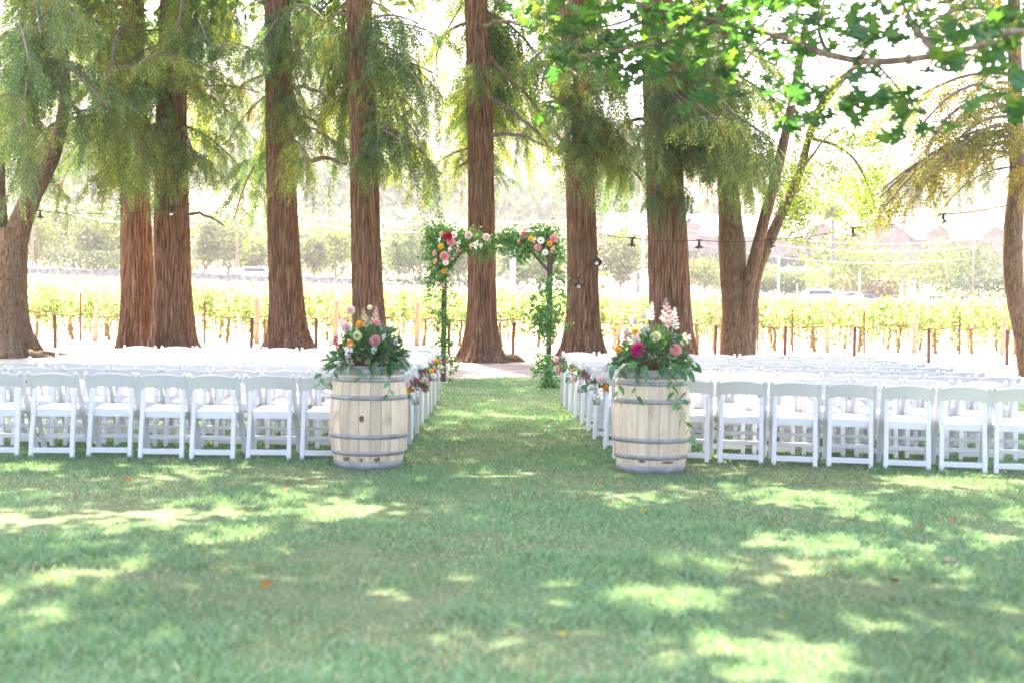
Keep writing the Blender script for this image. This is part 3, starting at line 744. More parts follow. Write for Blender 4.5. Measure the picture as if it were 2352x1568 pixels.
def put_chair(x, y, rz, row, seat, side):
    lab = 'white folding chair, %s, %s, %s block' % (SEATN[seat], ROWN[row], side)
    if proto[0] is None:
        t = thing('folding_chair', lab, 'chair', (x, y, 0), rz, 'white folding chairs of the %s block' % side)
        for nm, ms in CP.items():
            for m in ms: obj(nm, m, t)
        proto[0] = t
    else:
        t = copy_tree(proto[0]); t.location = (x, y, 0); t.rotation_euler = (0, 0, rz)
        tag(t, lab, 'chair', 'white folding chairs of the %s block' % side)
    CHAIR[(side, row, seat)] = t
def in_view(x, y, m=.32):
    return abs(x) < .392 * y + m
for row in range(8):
    for side, sg in (('left', -1), ('right', 1)):
        f = row / 7
        if side == 'left': x0, y0, rot = -1.22 - .05 * f, 12.08 + .93 * row, R(1.5)
        else: x0, y0, rot = 1.20 - .26 * f, 12.42 + .86 * row, R(10.5 * (1 - f) + .5)
        for k in range(9):
            d = .491 * k
            x = x0 + sg * d * math.cos(rot) + gc.gauss(0, .008); y = y0 - d * math.sin(rot) + gc.gauss(0, .014)
            if side == 'left' and row == 0: y += .05 if k == 5 else 0
            if in_view(x, y): put_chair(x, y, (-sg) * rot + gc.gauss(0, .018), row, k, side)

# ------------------------------------------------------------------ wine barrels
def wood(name, c1, c2, knots):
    m, nt, p, out = nodes_of(name)
    tc = nt.nodes.new('ShaderNodeTexCoord'); mp = nt.nodes.new('ShaderNodeMapping'); mp.inputs['Scale'].default_value = (30, 30, 2.2)
    oi = nt.nodes.new('ShaderNodeObjectInfo'); ad = nt.nodes.new('ShaderNodeVectorMath'); ad.operation = 'ADD'
    sc_ = nt.nodes.new('ShaderNodeVectorMath'); sc_.operation = 'SCALE'; sc_.inputs[3].default_value = 13.0
    cb = nt.nodes.new('ShaderNodeCombineXYZ')
    for i in range(3): nt.links.new(oi.outputs['Random'], cb.inputs[i])
    nt.links.new(cb.outputs[0], sc_.inputs[0]); nt.links.new(tc.outputs['Object'], ad.inputs[0]); nt.links.new(sc_.outputs[0], ad.inputs[1])
    nt.links.new(ad.outputs[0], mp.inputs[0])
    n = nt.nodes.new('ShaderNodeTexNoise'); n.inputs['Scale'].default_value = 1; n.inputs['Detail'].default_value = 7; n.inputs['Distortion'].default_value = .6
    nt.links.new(mp.outputs[0], n.inputs['Vector'])
    r = nt.nodes.new('ShaderNodeValToRGB'); r.color_ramp.elements[0].position = .25; r.color_ramp.elements[1].position = .75
    r.color_ramp.elements[0].color = (*c1, 1); r.color_ramp.elements[1].color = (*c2, 1)
    nt.links.new(n.outputs['Fac'], r.inputs[0])
    # each stave its own shade
    hs = nt.nodes.new('ShaderNodeHueSaturation'); mr = nt.nodes.new('ShaderNodeMapRange'); mr.inputs[3].default_value = .78; mr.inputs[4].default_value = 1.12
    nt.links.new(oi.outputs['Random'], mr.inputs[0]); nt.links.new(mr.outputs[0], hs.inputs['Value']); nt.links.new(r.outputs[0], hs.inputs['Color'])
    # brown stains
    n2 = nt.nodes.new('ShaderNodeTexNoise'); n2.inputs['Scale'].default_value = knots; n2.inputs['Detail'].default_value = 4
    nt.links.new(ad.outputs[0], n2.inputs['Vector'])
    m2 = nt.nodes.new('ShaderNodeMapRange'); m2.inputs[1].default_value = .60; m2.inputs[2].default_value = .80; m2.inputs[4].default_value = .75
    nt.links.new(n2.outputs['Fac'], m2.inputs[0])
    mx = nt.nodes.new('ShaderNodeMixRGB'); mx.inputs[2].default_value = (.22, .12, .06, 1)
    nt.links.new(m2.outputs[0], mx.inputs[0]); nt.links.new(hs.outputs[0], mx.inputs[1]); nt.links.new(mx.outputs[0], p.inputs['Base Color'])
    b = nt.nodes.new('ShaderNodeBump'); b.inputs['Strength'].default_value = .35; b.inputs['Distance'].default_value = .01
    nt.links.new(n.outputs['Fac'], b.inputs['Height']); nt.links.new(b.outputs[0], p.inputs['Normal'])
    p.inputs['Roughness'].default_value = .75; p.inputs['Specular IOR Level'].default_value = .25
wood('barrel_oak', (.54, .42, .30), (.76, .62, .47), 4.0)
mat('barrel_hoop', (.30, .30, .305), .65, .25, var=.25, scale=12, bump=.15, bscale=30)
mat('bung_dark', (.16, .09, .05), .8)
mat('wine_stain', (.20, .10, .05), .8, var=.5, scale=30)

BH = .90
def b_r(z): return .283 + .062 * (1 - ((z - BH / 2) / (BH / 2)) ** 2)
def stave_mesh(n, seed):
    rng = random.Random(seed); V, F = [], []; nz, na = 11, 4
    a = math.pi / n * .965
    zs = [i / (nz - 1) * BH for i in range(nz)]
    for z in zs:
        for r_in in (0, 1):
            for i in range(na):
                t = -a + 2 * a * i / (na - 1)
                e = .0035 if i in (0, na - 1) else 0
                r = b_r(z) - (.026 if r_in else e)
                V.append((r * math.cos(t), r * math.sin(t), z))
    k = 2 * na
    loop = list(range(na)) + list(range(2 * na - 1, na - 1, -1))
    for j in range(nz - 1):
        for i in range(k):
            F.append((j * k + loop[i], j * k + loop[(i + 1) % k], (j + 1) * k + loop[(i + 1) % k], (j + 1) * k + loop[i]))
    F += [tuple(loop)[::-1], tuple((nz - 1) * k + i for i in loop)]
    return MB().add(V, F).mesh('stave', 'barrel_oak')
def hoop_mesh(z, h):
    pr = [(b_r(z - h / 2) + .001, z - h / 2), (b_r(z - h / 2) + .0055, z - h / 2), (b_r(z) + .006, z), (b_r(z + h / 2) + .0055, z + h / 2), (b_r(z + h / 2) + .001, z + h / 2)]
    mb = MB().lathe(pr, 48)
    r = b_r(z) + .007
    for s in (-.012, .012): mb.tube([(r * math.sin(s * 3 + z * 4), -r * math.cos(s * 3 + z * 4), z), ((r + .003) * math.sin(s * 3 + z * 4), -(r + .003) * math.cos(s * 3 + z * 4), z)], .005, 7)
    return mb.mesh('hoop', 'barrel_hoop')
STAVE = stave_mesh(22, 1)
HOOPS = [hoop_mesh(z, h) for z, h in ((.040, .075), (.150, .034), (.297, .038), (.632, .038), (.786, .038), (.862, .07))]
HEAD = MB().lathe([(0, BH - .035), (.268, BH - .035), (.268, BH - .055), (0, BH - .055)], 32).mesh('barrel_head', 'barrel_oak')
def barrel(label, u, v, rz, hoopz=None):
    p = W(u, v, 11.46); 
    t = thing('wine_barrel', label, 'barrel', (p.x, p.y, 0), rz, 'wine barrels at the head of the aisle')
    for k in range(22): obj('stave', STAVE, t, None, (0, 0, 2 * math.pi * (k + .5) / 22))
    for h in HOOPS: obj('hoop', h, t)
    obj('barrel_head', HEAD, t)
    return t
bL = barrel('pale oak wine barrel with brown bung stain beside the left seating block', 846, 1072, 0)
bR = barrel('pale oak wine barrel with long trailing vine beside the right seating block', 1494, 1081, 1.1)
def on_barrel(bar, ang, z, m, name, sx, sz):
    r = b_r(z) + .0015
    mb = MB(); V = []; n = 12
    V.append((r, 0, z))
    for k in range(n):
        t = 2 * math.pi * k / n; V.append(((r) * math.cos(sx * math.cos(t) / r), r * math.sin(sx * math.cos(t) / r), z + sz * math.sin(t)))
    o = MB().add(V, [(0, 1 + k, 1 + (k + 1) % n) for k in range(n)]).build(name, m, bar)
    o.rotation_euler = (0, 0, ang - bar.rotation_euler.z); return o
on_barrel(bL, R(-94), .455, 'wine_stain', 'bung', .022, .030)
for a, z, sx, sz in ((-122, .105, .035, .022), (-70, .105, .028, .024), (-95, .098, .016, .015)): on_barrel(bL, R(a), z, 'wine_stain', 'stain', sx, sz)
for a, z, sx, sz in ((-110, .12, .03, .012), (-68, .112, .06, .010)): on_barrel(bR, R(a), z, 'wine_stain', 'stain', sx, sz)

# ------------------------------------------------------------------ flowers
PET = {}
def petal_mat(n, c, tr=.35): mat('petal_' + n, c, .55, var=.22, scale=5, trans=tr); PET[n] = 'petal_' + n
for n, c in dict(pink=(.80, .36, .38), palepink=(.86, .62, .60), orange=(.85, .36, .04), yellow=(.86, .50, .05), magenta=(.50, .015, .13), hot=(.62, .02, .22), red=(.45, .01, .05), white=(.86, .85, .80), cream=(.80, .77, .50), peach=(.85, .52, .38), lavender=(.55, .50, .70), mauve=(.62, .38, .42)).items(): petal_mat(n, c)
mat('flower_dark', (.02, .018, .03), .7); mat('flower_gold', (.55, .33, .04), .8)
mat('stem_green', (.09, .18, .06), .6, var=.2, scale=20)
FM = {}
def petal(mb, az, tilt, ln, wd, cup, r0=0.0, z0=0.0, n=4):
    """a cupped petal rising from the flower's centre"""
    V = []
    for i in range(n + 1):
        t = i / n
        w = wd * math.sin(min(1, .12 + t) * math.pi * .62) * (1 - .25 * max(0, t - .8) / .2)
        a = tilt - cup * t
        x = r0 + ln * (math.cos(tilt) * t * .55 + math.cos(a) * t * .45); z = z0 + ln * (math.sin(tilt) * t * .4 + math.sin(tilt + cup * t) * t * .6)
        for s in (-1, 0, 1):
            V.append((x - .10 * w * (s == 0), s * w, z + .16 * w * abs(s)))
    c, s_ = math.cos(az), math.sin(az)
    V = [(x * c - y * s_, x * s_ + y * c, z) for x, y, z in V]
    F = [(i * 3 + j, i * 3 + j + 1, (i + 1) * 3 + j + 1, (i + 1) * 3 + j) for i in range(n) for j in range(2)]
    mb.add(V, F, True)
def flower_mesh(kind, color):
    k = (kind, color)
    if k in FM: return FM[k]
    mb = MB()
    if kind == 'rose':
        for ring, (m, tilt, ln, wd, cup) in enumerate(((3, 1.45, .55, .26, .5), (5, 1.25, .72, .36, .5), (6, .95, .9, .44, .5), (7, .55, 1.05, .5, .5))):
            for j in range(m): petal(mb, 2 * math.pi * j / m + ring * .5, tilt, ln, wd, cup, .04 + .03 * ring, .0)
        mb.lathe([(.02, .5), (.14, .52), (.18, .4), (.16, .1)], 10)
    elif kind == 'anemone':
        for j in range(8): petal(mb, 2 * math.pi * j / 8, .32 + .1 * (j % 2), 1.0, .40, .25, .05)
    elif kind == 'poppy':
        for j in range(6): petal(mb, 2 * math.pi * j / 6, .75, .95, .50, .6, .05)
        for j in range(5): petal(mb, 2 * math.pi * j / 5 + .4, 1.15, .7, .40, .5, .03)
        mb.lathe([(.01, .34), (.16, .32), (.2, .2), (.1, .0)], 10)
    elif kind == 'bloom':      # cluster of small five-petalled blooms
        rg = random.Random(3)
        for q_ in range(9):
            c = Vector((rg.gauss(0, .42), rg.gauss(0, .42), .35 + rg.gauss(0, .22)))
            m2 = MB()
            for j in range(5): petal(m2, 2 * math.pi * j / 5 + q_, .35, .34, .15, .3, .02, 0, 2)
            rt = Matrix.Rotation(rg.uniform(-.8, .8), 3, 'X') @ Matrix.Rotation(rg.uniform(-.8, .8), 3, 'Y')
            mb.add([rt @ Vector(p) + c for p in m2.v], m2.f, True)
    elif kind == 'spike':      # snapdragon: florets up a stem, unit height 1 .. radius .17
        rg = random.Random(5)
        for q_ in range(26):
            t = (q_ + .5) / 26; r = .15 * (1.1 - t) + .02; a = q_ * 2.4
            c = Vector((r * math.cos(a), r * math.sin(a), t))
            m2 = MB()
            for j in range(4): petal(m2, a + (j - 1.5) * .8, .3 + .2 * (j % 2), .14 * (1.25 - t), .065 * (1.25 - t), .5, 0, 0, 2)
            mb.add([Vector(p) + c for p in m2.v], m2.f, True)
        mb.tube([(0, 0, -.25), (0, 0, 1.02)], [.02, .008], 6)
    FM[k] = mb.mesh('flower', PET[color]); return FM[k]
CENT = MB().lathe([(.0, .24), (.16, .20), (.2, .08), (.0, .02)], 10)
CENTM = {'dark': CENT.mesh('flower_center', 'flower_dark'), 'gold': CENT.mesh('flower_center', 'flower_gold')}
gf = random.Random(9)
def flower(parent, kind, color, p, r, face=(0, -1, .25), base=None):
    """p in world; face = direction the bloom looks"""
    d = Vector(face) + Vector((gf.uniform(-.3, .3), gf.uniform(-.1, .1), gf.uniform(-.25, .3)))
    o = obj('flower', flower_mesh(kind, color), parent, Vector(p) - (base or parent.location), None, r)
    o.rotation_mode = 'QUATERNION'; o.rotation_quaternion = d.to_track_quat('Z', 'Y')
    if kind == 'anemone': obj('flower_center', CENTM['dark'], o)
    if kind == 'poppy': obj('flower_center', CENTM['gold'], o, (0, 0, .12))
    return o
# greenery leaf used singly where it can be told apart
def leaf1(name, ln, wd, c, fold=.25):
    n = 6; V = []
    for i in range(n + 1):
        t = i / n; w = wd * .5 * math.sin(math.pi * t ** .8) ** .9 + .0005
        z = -.18 * ln * t * t
        V += [(ln * t, -w, z + fold * w), (ln * t, 0, z), (ln * t, w, z + fold * w)]
    F = [(i * 3 + j, i * 3 + j + 1, (i + 1) * 3 + j + 1, (i + 1) * 3 + j) for i in range(n) for j in range(2)]
    return mesh_np(name, V, F, 'leaf_green', np.tile(np.array(c), (len(V), 1)), True)
GL = [leaf1('leaf', .085, .044, c) for c in ((.065, .21, .075), (.095, .27, .085), (.13, .29, .15), (.048, .17, .065))] + [leaf1('leaf', .075, .022, c) for c in ((.11, .17, .115), (.14, .20, .15))]
def put_leaf(parent, p, d, s=1.0, pool=GL):
    d = Vector(d).normalized()
    o = obj('leaf', gf.choice(pool), parent, Vector(p) - parent.location, None, s * gf.uniform(.75, 1.2))
    o.rotation_euler = (gf.uniform(-.9, .9), -math.asin(max(-1, min(1, d.z))), math.atan2(d.y, d.x))
    return o
def trail(parent, pts, step=.045, s=1.0, pool=GL[:4], droop=.5):
    """a trailing stem with leaves along it (world points)"""
    P = [Vector(p) for p in pts]
    MB().tube([p - parent.location for p in P], .0022, 5).build('stem', 'stem_green', parent)
    k = 0
    for a, b in zip(P[:-1], P[1:]):
        n = max(1, int((b - a).length / step))
        for i in range(n):
            p = a.lerp(b, (i + .5) / n); d = (b - a).normalized(); k += 1
            sd = Vector((1 if k % 2 else -1, gf.uniform(-.7, .1), 0))
            put_leaf(parent, p, d * .6 + sd * .8 + Vector((0, 0, -droop * gf.random())), s, pool)
def bouquet_green(parent, c, rx, rz, n, seed, ln, wd, cA, cB, zmin=-.3):
    rng = np.random.RandomState(seed)
    d = rdir(rng, n); d[:, 2] = np.abs(d[:, 2]) * 1.0 - .25 * (rng.rand(n) < .3)
    r = .35 + .65 * rng.rand(n, 1) ** .6
    P = np.array(c) - np.array(parent.location) + d * r * np.array([rx, rx, rz])
    V, F = leaves(P, d + rdir(rng, n) * .7, rdir(rng, n), ln * (.6 + .8 * rng.rand(n)), wd, .15)
    o = obj('greenery', mesh_np('greenery', V, F, 'leaf_green', rcol(rng, n, cA, cB)), parent)
    tag(o, kind='stuff'); return o

def barrel_flowers(label, bar, items, nleaf, seed, trails, sx):
    c = Vector((bar.location.x, bar.location.y, BH))
    t = thing('flower_arrangement', label, 'flowers', c)
    MB().lathe([(.0, -.03), (.12, -.03), (.15, .04), (.16, .085), (.15, .09), (.0, .06)], 20).build('bowl', 'bung_dark', t)
    bouquet_green(t, c + Vector((0, 0, .07)), .30 * sx, .29, 1300, seed, .055, .022, (.045, .13, .05), (.10, .20, .08))
    bouquet_green(t, c + Vector((0, -.02, .05)), .36 * sx, .12, 420, seed + 1, .06, .024, (.06, .13, .07), (.13, .20, .13))
    g = random.Random(seed)
    for _ in range(nleaf):
        a = g.uniform(0, 2 * math.pi); el = g.uniform(-.25, 1.2)
        r = g.uniform(.7, 1.02)
        d = Vector((math.cos(a) * math.cos(el), math.sin(a) * math.cos(el), math.sin(el)))
        p = c + Vector((0, 0, .06)) + Vector((d.x * .31 * sx * r, d.y * .31 * r, d.z * .27 * r))
        put_leaf(t, p, d + Vector((g.uniform(-.5, .5), g.uniform(-.5, .5), g.uniform(-.6, .3))))
    for _ in range(42):                       # leaves spilling over the rim
        a = g.uniform(math.pi * 1.02, math.pi * 1.98); r = g.uniform(.24, .34)
        put_leaf(t, c + Vector((r * math.cos(a) * 1.12, r * math.sin(a), g.uniform(-.02, .07))), (math.cos(a) + g.uniform(-.6, .6), math.sin(a) + g.uniform(-.5, .5), -g.uniform(-.2, 1.5)), 1.2)
    for kind, col_, x, y, r, dy in items:
        p = S(x, y, bar.location.y + dy)
        if kind == 'spike':
            o = flower(t, kind, col_, p, r, (g.uniform(-.1, .1), -.15, 1))
            MB().tube([p - t.location, Vector((0, 0, .1))], .003, 5).build('stem', 'stem_green', t)
        else:
            flower(t, kind, col_, p, r * .86)
            MB().tube([p - t.location + Vector((0, .02, 0)), (p - t.location) * .4 + Vector((0, 0, .06))], .003, 5).build('stem', 'stem_green', t)
    for tr in trails: trail(t, [S(x, y, bar.location.y + dy) for x, y, dy in tr])
    return t
zl = lambda x, y: (780 + x * .2807, 730 + y * .2807)
zr = lambda x, y: (1470 + x * .2807, 730 + y * .2807)
def conv(z, L): return [(k, c, *z(x, y), r, dy) for k, c, x, y, r, dy in L]
itL = conv(zl, [('poppy', 'palepink', 265, 105, .055, -.02), ('rose', 'palepink', 232, 250, .052, -.05), ('poppy', 'orange', 357, 230, .045, -.1), ('rose', 'pink', 490, 368, .053, -.2), ('poppy', 'orange', 276, 392, .048, -.22), ('rose', 'cream', 330, 325, .042, -.17), ('bloom', 'white', 250, 448, .062, -.24), ('bloom', 'white', 475, 440, .042, -.24), ('bloom', 'magenta', 150, 345, .034, -.12), ('bloom', 'magenta', 106, 385, .03, -.1), ('bloom', 'hot', 160, 402, .03, -.14), ('spike', 'cream', 405, 250, .17, -.05), ('spike', 'palepink', 480, 235, .17, -.03), ('rose', 'pink', 495, 212, .03, -.1), ('bloom', 'lavender', 660, 372, .035, -.1), ('bloom', 'lavender', 545, 245, .03, -.05), ('rose', 'cream', 440, 80, .026, 0), ('bloom', 'cream', 325, 270, .035, -.12), ('bloom', 'white', 560, 330, .03, -.15), ('bloom', 'mauve', 250, 515, .04, -.28), ('bloom', 'lavender', 190, 210, .035, .05)])
itR = conv(zr, [('rose', 'hot', 305, 440, .066, -.2), ('poppy', 'yellow', 290, 290, .045, -.1), ('poppy', 'orange', 133, 448, .042, -.2), ('rose', 'pink', 637, 445, .055, -.2), ('spike', 'white', 400, 190, .17, -.02), ('spike', 'palepink', 570, 225, .23, -.03), ('spike', 'white', 610, 270, .20, -.03), ('rose', 'cream', 470, 335, .050, -.15), ('bloom', 'cream', 700, 350, .055, -.1), ('bloom', 'palepink', 295, 350, .06, -.15), ('bloom', 'palepink', 350, 155, .045, -.02), ('bloom', 'mauve', 215, 310, .055, -.1), ('bloom', 'white', 380, 275, .05, -.1), ('bloom', 'lavender', 620, 335, .035, -.05), ('bloom', 'lavender', 270, 190, .05, .03), ('bloom', 'white', 745, 345, .04, -.05), ('bloom', 'mauve', 560, 205, .04, -.02)])
trL = [[(*zl(560, 610), -.34), (*zl(600, 680), -.37), (*zl(615, 760), -.39), (*zl(585, 850), -.40)], [(*zl(330, 600), -.33), (*zl(360, 660), -.36), (*zl(335, 700), -.37)], [(*zl(130, 610), -.2), (*zl(95, 700), -.24), (*zl(60, 790), -.25)], [(*zl(660, 560), -.2), (*zl(740, 580), -.2), (*zl(790, 600), -.2)], [(*zl(430, 580), -.34), (*zl(470, 640), -.37), (*zl(475, 680), -.38)], [(*zl(40, 570), -.1), (*zl(25, 620), -.1), (*zl(-10, 760), -.12)]]
trR = [[(*zr(290, 560), -.33), (*zr(300, 680), -.37), (*zr(290, 800), -.39), (*zr(310, 880), -.40)], [(*zr(500, 560), -.33), (*zr(490, 640), -.36), (*zr(480, 710), -.38)], [(*zr(600, 640), -.33), (*zr(610, 780), -.36), (*zr(650, 880), -.37), (*zr(700, 960), -.35)], [(*zr(700, 620), -.25), (*zr(740, 780), -.28), (*zr(700, 900), -.32), (*zr(680, 1010), -.33), (*zr(740, 1090), -.30), (*zr(770, 1150), -.28), (*zr(760, 1240), -.28)], [(*zr(160, 590), -.22), (*zr(150, 720), -.25), (*zr(125, 880), -.27)], [(*zr(120, 500), -.1), (*zr(60, 530), -.1), (*zr(40, 610), -.1)], [(*zr(660, 560), -.2), (*zr(720, 580), -.2), (*zr(775, 610), -.2)]]
barrel_flowers('mixed garden flowers with pale pink blooms and trailing leaves on the left barrel', bL, itL, 95, 21, trL, 1.0)
barrel_flowers('mixed garden flowers with tall white snapdragons and magenta rose on the right barrel', bR, itR, 95, 31, trR, 1.0)

# ------------------------------------------------------------------ jars of flowers hung on the aisle chairs
m_, nt_, p_, o_ = nodes_of('jar_glass')
p_.inputs['Base Color'].default_value = (.9, .93, .9, 1); p_.inputs['Roughness'].default_value = .05; p_.inputs['Transmission Weight'].default_value = .9; p_.inputs['IOR'].default_value = 1.3
mat('ribbon', (.80, .16, .22), .6, trans=.3)
JAR = MB().lathe([(0, -.10), (.032, -.10), (.037, -.092), (.037, -.02), (.028, 0), (.028, .014), (.026, .014), (.026, 0), (.034, -.022), (.034, -.09), (0, -.094)], 16).mesh('jar', 'jar_glass')
def hanging(label, chair, side, seed, cols):
    sg = 1 if side == 'left' else -1
    p = chair.matrix_basis @ Vector((sg * .285, -.16, .545))
    t = thing('hanging_bouquet', label, 'flowers', p, 0, 'jars of flowers hung on the aisle chairs')
    obj('jar', JAR, t)
    g = random.Random(seed)
    cp = chair.matrix_basis @ Vector((sg * .21, -.19, .735)); d = cp - p
    MB().bar((-.012, 0, .02), (d.x - .01, d.y, d.z), .008, .002, (0, 1, 0)).bar((.014, 0, .02), (d.x + .012, d.y, d.z), .008, .002, (0, 1, 0)).tube([Vector((d.x, d.y, d.z)) + Vector((.02 * math.cos(a), -.01, .015 * math.sin(a))) for a in np.linspace(0, 6.2, 9)], .004, 5).build('ribbon', 'ribbon', t)
    bouquet_green(t, Vector(p) + Vector((0, 0, .06)), .10, .09, 190, seed, .05, .02, (.05, .12, .05), (.13, .2, .13))
    for i, (k, c_) in enumerate(cols):
        a = 2 * math.pi * i / len(cols) + g.uniform(-.3, .3); rr = .035 + .05 * g.random()
        q_ = Vector(p) + Vector((math.cos(a) * rr * 1.3, -.05 - .03 * g.random(), .07 + math.sin(a) * rr))
        flower(t, k, c_, q_, g.uniform(.03, .042) if k != 'bloom' else .035, (sg * .25, -1, .3))
    for _ in range(9):
        a = g.uniform(0, 6.28); put_leaf(t, Vector(p) + Vector((.07 * math.cos(a), -.02, .05 + .06 * math.sin(a))), (math.cos(a), -.4, math.sin(a) * .8 - .2), .95)
HB = [('left', 1, 'jar of magenta, blush and orange flowers hung on the second left aisle chair', [('bloom', 'hot'), ('bloom', 'magenta'), ('rose', 'palepink'), ('poppy', 'yellow'), ('bloom', 'white')]),
      ('left', 3, 'jar with white ranunculus and yellow bloom hung on the fourth left aisle chair', [('rose', 'white'), ('poppy', 'yellow'), ('bloom', 'hot'), ('bloom', 'white'), ('rose', 'palepink'), ('bloom', 'magenta')]),
      ('left', 5, 'jar with cream and orange flowers hung on a far left aisle chair', [('rose', 'cream'), ('poppy', 'orange'), ('bloom', 'white'), ('bloom', 'hot')]),
      ('left', 7, 'jar of small pink and white flowers on the farthest left aisle chair', [('bloom', 'pink'), ('bloom', 'white'), ('rose', 'palepink')]),
      ('right', 1, 'jar with orange bloom and dark leaves hung on the second right aisle chair', [('poppy', 'orange'), ('rose', 'palepink'), ('rose', 'white'), ('bloom', 'white')]),
      ('right', 3, 'jar with magenta and white flowers hung on the fourth right aisle chair', [('bloom', 'hot'), ('bloom', 'magenta'), ('bloom', 'white'), ('rose', 'palepink'), ('bloom', 'white')]),
      ('right', 5, 'jar with yellow bloom and white flowers hung on the sixth right aisle chair', [('poppy', 'yellow'), ('bloom', 'white'), ('bloom', 'magenta'), ('rose', 'white')]),
      ('right', 7, 'jar of orange and blush flowers hung on the farthest right aisle chair', [('poppy', 'orange'), ('rose', 'palepink'), ('bloom', 'hot'), ('rose', 'cream')])]
for i, (sd, rw, lb, cs) in enumerate(HB): hanging(lb, CHAIR[(sd, rw, 0)], sd, 60 + i, cs)

# ------------------------------------------------------------------ flower arch
mat('arch_wood', (.085, .055, .042), .7, var=.35, scale=6, stretch=(12, 12, 1), bump=.3, bscale=30)
mat('foot_metal', (.55, .54, .53), .5)
aL = W(1018, 880, 23.0); aR = W(1259, 889, 22.4)
AZ = 2.56; bz = Vector((0, 0, 1))
ar = thing('flower_arch', 'dark wooden wedding arch dressed with greenery and bright flowers', 'arch', Vector(((aL.x + aR.x) / 2, (aL.y + aR.y) / 2, 0)))
A0 = ar.location
l0, r0 = Vector((aL.x, aL.y, 0)) - A0, Vector((aR.x, aR.y, 0)) - A0
MB().bar(l0 + bz * .03, l0 + bz * AZ, .09, .09, (0, 1, 0), .006).build('post', 'arch_wood', ar)
MB().bar(r0 + bz * .0, r0 + bz * AZ, .09, .09, (0, 1, 0), .006).build('post', 'arch_wood', ar)
MB().bar(l0 + bz * AZ + (l0 - r0) * .05 + Vector((0, -.07, -.06)), r0 + bz * AZ + (r0 - l0) * .05 + Vector((0, -.07, -.06)), .05, .09, (0, 0, 1), .006).build('beam', 'arch_wood', ar)
for a, sgn in ((l0, 1), (r0, -1)):
    dd = (r0 - l0).normalized() * sgn
    MB().bar(a + bz * (AZ - .55) + dd * .04, a + bz * (AZ - .12) + dd * .45, .045, .06, (0, 1, 0), .004).build('brace', 'arch_wood', ar)
MB().box(l0 + bz * .02, (.15, .15, .04)).build('foot', 'foot_metal', ar)
MB().box(r0 + bz * .02, (.15, .15, .04)).build('foot', 'foot_metal', ar)
za = lambda x, y: (1010 + x * .2742, 530 + y * .2742)
rng = np.random.RandomState(77)
def garland(zpts, seed, ln=.076, wd=.038, cA=(.065, .20, .06), cB=(.17, .34, .10), Y=22.5):
    """zpts: (x, y, spread px, count) in the enlarged view; leaves spread round each point"""
    rng = np.random.RandomState(seed); Ps = []
    for x, y, sp, n in zpts:
        c = np.array(S(*za(x, y), Y)) - np.array(A0); s = sp * .2742 * .9408 * Y / FPX
        n = int(n * 1.0); Ps.append(c + rng.normal(size=(n, 3)) * np.array([s, min(s, .16), s]) * 1.12)
    P = np.concatenate(Ps); n = len(P)
    V, F = leaves(P, rdir(rng, n) + np.array([0, -.2, -.45]), rdir(rng, n) * .8 + np.array([0, 1, .4]), ln * (.6 + .8 * rng.rand(n)), wd * (.7 + .6 * rng.rand(n)), .15)
    tag(obj('greenery', mesh_np('greenery', V, F, 'leaf_green', rcol(rng, n, cA, cB)), ar), kind='stuff')
garland([(150, 140, 28, 90), (200, 110, 35, 150), (270, 130, 35, 170), (230, 200, 45, 220), (170, 220, 35, 120), (330, 170, 40, 190), (390, 200, 38, 150), (200, 280, 40, 170), (250, 330, 48, 200), (170, 340, 30, 80), (300, 300, 45, 160), (220, 400, 38, 150), (190, 450, 30, 90), (290, 430, 28, 80), (250, 490, 33, 110), (170, 520, 28, 60), (130, 560, 20, 30), (270, 540, 26, 70), (110, 60, 18, 18), (95, 220, 14, 12), (80, 350, 16, 16)], 1)
garland([(440, 190, 32, 90), (500, 230, 38, 120), (560, 210, 38, 110), (520, 290, 30, 60), (610, 260, 38, 110), (660, 230, 32, 90), (640, 330, 22, 40), (690, 300, 22, 40), (690, 370, 10, 8), (520, 110, 10, 10), (730, 260, 18, 20), (410, 260, 22, 40)], 2, cA=(.08, .18, .055), cB=(.16, .30, .08))
garland([(770, 180, 22, 60), (830, 170, 32, 110), (880, 150, 28, 80), (860, 240, 35, 110), (930, 220, 42, 140), (960, 290, 38, 120), (1000, 200, 40, 110), (1080, 180, 40, 150), (1080, 95, 14, 14), (1150, 160, 38, 150), (1200, 130, 28, 80), (1240, 200, 42, 170), (1100, 250, 42, 130), (1160, 290, 42, 150), (1230, 290, 40, 140), (1290, 330, 30, 70), (950, 380, 14, 18), (1000, 340, 22, 40), (800, 270, 25, 35), (850, 310, 14, 14), (1270, 400, 26, 50)], 3)
garland([(270, 640, 18, 25), (160, 600, 22, 30), (160, 690, 30, 45), (120, 650, 16, 20), (280, 720, 14, 16), (350, 690, 22, 20), (340, 780, 18, 16), (180, 850, 22, 30), (260, 850, 20, 40), (270, 930, 20, 45), (190, 960, 18, 18), (280, 1010, 20, 40), (330, 900, 18, 14), (260, 1090, 22, 45), (200, 1130, 18, 22), (280, 1150, 18, 40), (320, 1090, 16, 14), (345, 1140, 14, 12), (265, 1210, 14, 25), (350, 1290, 30, 40), (320, 1260, 26, 40), (370, 1330, 12, 12), (325, 1430, 12, 14), (340, 1370, 12, 12), (210, 1000, 14, 12)], 4, .066, .032, (.065, .175, .05), (.15, .29, .07))
